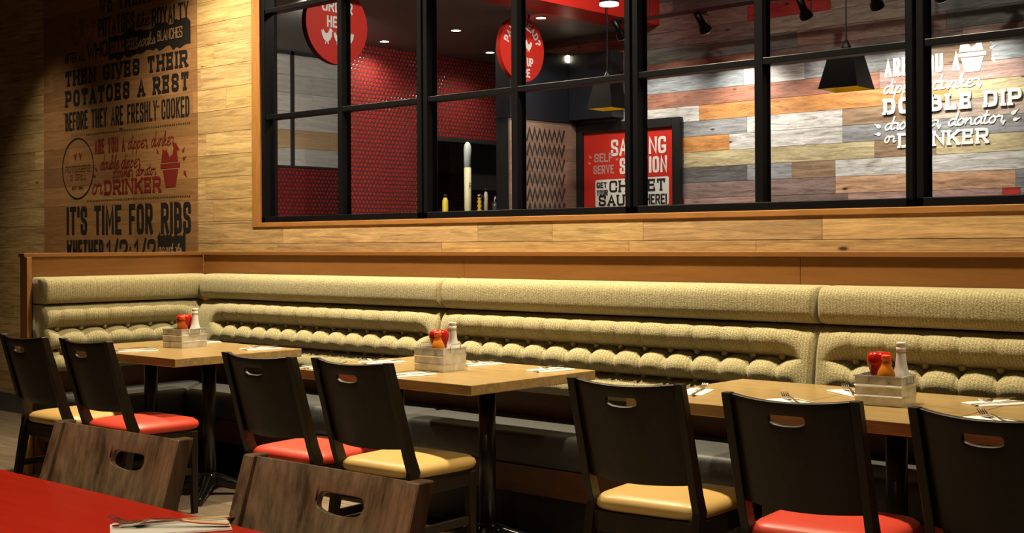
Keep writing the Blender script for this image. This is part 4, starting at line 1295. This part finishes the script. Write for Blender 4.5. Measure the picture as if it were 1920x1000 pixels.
# pendants
def pendant(x, y, zb, wide, hgt, lab, turn):
    r = thing('pendant_lamp', lab, 'pendant lamp', (x, y, zb), turn, 'square shaded pendants')
    bm = BM()
    def rg(h, z): return [bm.verts.new((sx * h, sy * h, z)) for sx, sy in ((-1, -1), (1, -1), (1, 1), (-1, 1))]
    a, b = wide / 2, wide / 2 * .6
    o0, o1, i1, i0 = rg(a, 0), rg(b, hgt), rg(b - .006, hgt - .004), rg(a - .006, 0)
    for p, q, mi in ((o0, o1, 0), (i1, i0, 1), (i0, o0, 0)):
        for k in range(4): bm.faces.new((p[k], p[(k + 1) % 4], q[(k + 1) % 4], q[k])).material_index = mi
    bm.faces.new(o1); f = bm.faces.new(i1[::-1]); f.material_index = 1
    obj('shade', bm, [m_shade, m_yellow], r)
    bm = BM(); lathe(bm, [(.03, hgt), (.032, hgt + .03), (.016, hgt + .06), (.008, hgt + .075)], 16); obj('socket', bm, m_black, r, True)
    bm = BM(); tube(bm, [(0, 0, hgt + .06), (0, 0, 3.6 - zb if x > -6.1 else KC - zb)], .005, 8); obj('cord', bm, m_black, r)
    bm = BM(); lathe(bm, [(.005, hgt * .55), (.03, hgt * .6), (.032, hgt * .75), (.014, hgt * .98)], 16); obj('bulb', bm, m_lampw, r, True)
    return r
pendant(-3.907, 7.521, 2.275, .265, .24, 'black square shaded pendant with yellow inside, before the white wall lettering', 0.05)
pendant(-6.09, 7.85, 2.335, .235, .22, 'black square shaded pendant with yellow inside, left of the poster', 0.05)
p3 = thing('pendant_lamp', 'small black cylinder pendant with white rim at top centre', 'pendant lamp', (-5.399, 6.982, 2.935))
bm = BM(); lathe(bm, [(.066, 0), (.066, .22)], 28, cap=False); lathe(bm, [(.062, 0), (.062, .215), (.01, .216)], 28, cap=False); obj('shade', bm, m_black, p3, True)
bm = BM(); lathe(bm, [(.066, -.004), (.066, .012), (.060, .012), (.060, -.004), (.066, -.004)], 28, cap=False); obj('rim', bm, m_lampw, p3, True)
bm = BM(); tube(bm, [(0, 0, .2), (0, 0, 3.6 - 2.935)], .005, 8); obj('cord', bm, m_black, p3)

# track with spot heads
tr = thing('lighting_track', 'thin black ceiling track carrying the spot heads', 'lighting track', (-4.5, 8.0, 3.02))
bm = BM(); box(bm, -1.7, 3.2, -.016, .016, -.014, .014); obj('rail', bm, m_black, tr)
for x in (-1.3, .6, 2.4):
    bm = BM(); tube(bm, [(x, 0, .01), (x, 0, .58)], .005, 8); obj('suspension_rod', bm, m_black, tr)
HEADS = [(-6.05, 7.95, 2.95, 'leftmost, beside the red bulkhead', -6.02, 60), (-5.316, 8.0, 2.92, 'second from left, above the poster', -5.28, 125),
         (-4.477, 8.0, 2.92, 'third from left, above the dark pendant', -4.5, 85), (-3.946, 8.0, 2.92, 'fourth from left, above the lettering', -3.95, 80), (-3.50, 8.0, 2.92, 'rightmost, half cut by the top edge', -3.5, 100)]
for x, y, z, lab, tx, w in HEADS:
    r = thing('spot_head', 'black track spotlight, ' + lab, 'spotlight', (x, y, z), 0, 'track spotlights')
    dirv = (Vector((tx, FY, 2.30)) - Vector((x, y, z))).normalized(); qd = (-dirv).to_track_quat('Z', 'Y').to_matrix()
    bm = BM(); lathe(bm, [(.024, .10), (.026, .10), (.026, .0), (.030, -.01), (.044, -.035), (.047, -.06), (.047, -.066), (.042, -.066), (.030, -.03)], 24)
    lathe(bm, [(.002, .101), (.024, .10)], 24, cap=False)
    bmesh.ops.rotate(bm, verts=bm.verts[:], matrix=qd); obj('housing', bm, m_gloss_black, r, True)
    bm = BM(); lathe(bm, [(.0475, -.060), (.0495, -.064), (.0475, -.069), (.043, -.067)], 24, cap=False)
    bmesh.ops.rotate(bm, verts=bm.verts[:], matrix=qd); obj('rim', bm, m_chrome, r, True)
    bm = BM(); lathe(bm, [(.042, -.058), (.002, -.052)], 24, cap=False)
    bmesh.ops.rotate(bm, verts=bm.verts[:], matrix=qd); obj('lens', bm, m_lampw, r, True)
    bm = BM(); tube(bm, [(.055, 0, -.02), (.058, 0, .055), (.0, 0, .075), (-.0, 0, .086)], .005, 6); box(bm, -.03, .03, -.014, .014, .075, .10); obj('bracket', bm, m_black, r)
    spot(Vector((x, y, z)) + dirv * .075, (tx, FY, 2.12), w * .72, 84, COOL, 1.0, .03)
# kitchen downlights
for x, y, lab in ((-8.36, 7.60, 'over the red mosaic wall'), (-7.5, 7.62, 'between the two round signs'), (-8.14, 8.72, 'beside the second round sign'),
                  (-6.81, 6.64, 'nearest the dining room'), (-6.6, 7.66, 'next to the red bulkhead')):
    r = thing('downlight', 'small bright recessed ceiling light ' + lab, 'downlight', (x, y, KC), 0, 'kitchen downlights')
    bm = BM(); lathe(bm, [(.055, -.004), (.055, .0), (.04, .0), (.04, -.004), (.055, -.004)], 24, cap=False); obj('ring', bm, m_steel, r)
    bm = BM(); lathe(bm, [(.002, -.0015), (.040, -.0015)], 20, cap=False); obj('lens', bm, m_lamp, r)
    spot((x, y, KC - .02), (x, y, 0), 40, 150, (1, .86, .66), .8, .03)
r = thing('downlight', 'small bright glint on the dark soffit right of the second round sign', 'downlight', (-6.965, 8.43, 2.87), 0, 'kitchen downlights')  # glowing disc added on the soffit for a reflected glint
bm = BM(); lathe(bm, [(.002, .012), (.03, .012), (.034, 0)], 20, cap=False); bmesh.ops.rotate(bm, verts=bm.verts[:], matrix=Matrix.Rotation(PI / 2, 3, 'Y')); obj('lens', bm, m_lamp, r)

# unseen lamps added to brighten the signs, far boards and kitchen walls
for x, y, aim, w in ((-4.2, 6.0, (-6.9, 6.4, 2.2), 260), (-3.0, 6.4, (-4.5, 8.0, 1.0), 60), (-4.3, 6.0, (-4.3, 8.6, 3.1), 70), (-5.0, 7.0, (-8.6, 8.6, 2.0), 115), (-7.3, 5.9, (-9.4, 7.9, 2.0), 330)):
    spot((x, y, (3.58 if x > -6.1 else KC - .02)), aim, w, 80, (1, .9, .75), .8, .05)
# kitchen counter and what stands on it
kc = thing('kitchen_counter', 'dark counter shelf inside the kitchen, below the pass opening', 'counter', (-8.3, 8.3, 0))
bm = BM(); box(bm, -.28, .28, -.9, 1.0, 1.36, 1.40, .003); obj('worktop', bm, m_hood, kc)
bm = BM(); box(bm, -.24, .24, -.88, .98, 0, 1.36); obj('cabinet', bm, m_black, kc)

CX, CZ = -8.42, 1.4005
bm = BM(); box(bm, KX - .45, KX - .43, 9.38, 9.80, 1.85, 2.36); struct(obj('wall_kitchen_panel', bm, m_greypanel))
cs = thing('cup_sleeve', 'tall slim cream and white sleeve of cups marked with a dark letter, in the kitchen', 'cup sleeve', (CX, 8.70, CZ))
bm = BM(); lathe(bm, [(.024, 0), (.026, .18), (.033, .24), (.034, .62)], 20); obj('sleeve', bm, m_cream, cs, True)
bm = BM(); lathe(bm, [(.0345, .621), (.036, .80), (.030, .835), (.012, .86)], 20); obj('top_cups', bm, m_tube, cs, True)
letters('letter', m_ink, cs, lambda a, b, h: (.0345 + h, a, b), [('R', 'sans', -.016, .016, .42, .475, .006)])
def kb(name, lab, y, prof, m, cap=None):
    r = thing(name, lab, 'bottle', (CX, y, CZ), 0, 'bottles on the kitchen counter')
    bm = BM(); lathe(bm, prof, 18); obj('bottle_body', bm, m, r, True)
    z = prof[-1][1]; rr_ = prof[-1][0]
    bm = BM(); lathe(bm, [(rr_ + .003, z), (rr_ + .003, z + .025), (rr_, z + .028)], 16); obj('cap', bm, cap or m_black, r, True)
kb('sauce_bottle', 'dull yellow bottle with black cap on the kitchen counter', 8.40, [(.026, 0), (.028, .01), (.028, .30), (.014, .33)], m_screw)
kb('sauce_bottle', 'ridged bright yellow bottle on the kitchen counter, right of the cup sleeve', 8.86, [(.012, 0)] + [(.012 + .012 * (k % 2), .12 + .02 * k) for k in range(12)], m_yellow, m_steel)
kb('sauce_bottle', 'slim beige bottle on the kitchen counter, tallest of the right group', 8.95, [(.02, 0), (.02, .36), (.012, .40)], m_label)
ln_ = thing('glass_jar', 'small pale lantern shaped jar at the right end of the kitchen counter', 'jar', (CX, 9.08, CZ))
bm = BM(); lathe(bm, [(.03, 0), (.032, .26), (.032, .30)], 16); obj('jar_body', bm, m_greypanel, ln_, True)
bm = BM(); lathe(bm, [(.036, .30), (.012, .345), (.006, .36)], 16); obj('lid', bm, m_steel, ln_, True)

# ------------------------------------------------------------------ trims of the dining room lamps
for i, (x, y, lab) in enumerate([(q[0], 4.12, 'over the banquette') for q in ROW] + [(-5.4, 2.3, 'over the aisle'), (-2.6, 2.3, 'over the aisle'), (-2.0, .7, 'over the red table'), (-3.6, 1.0, 'over the red table')]):
    bm = BM(); lathe(bm, [(.07, CEIL - .006), (.07, CEIL), (.05, CEIL), (.05, CEIL - .006), (.07, CEIL - .006)], 24, (x, y, 0), cap=False)
    struct(obj('ceiling_lamp_trim', bm, m_black))
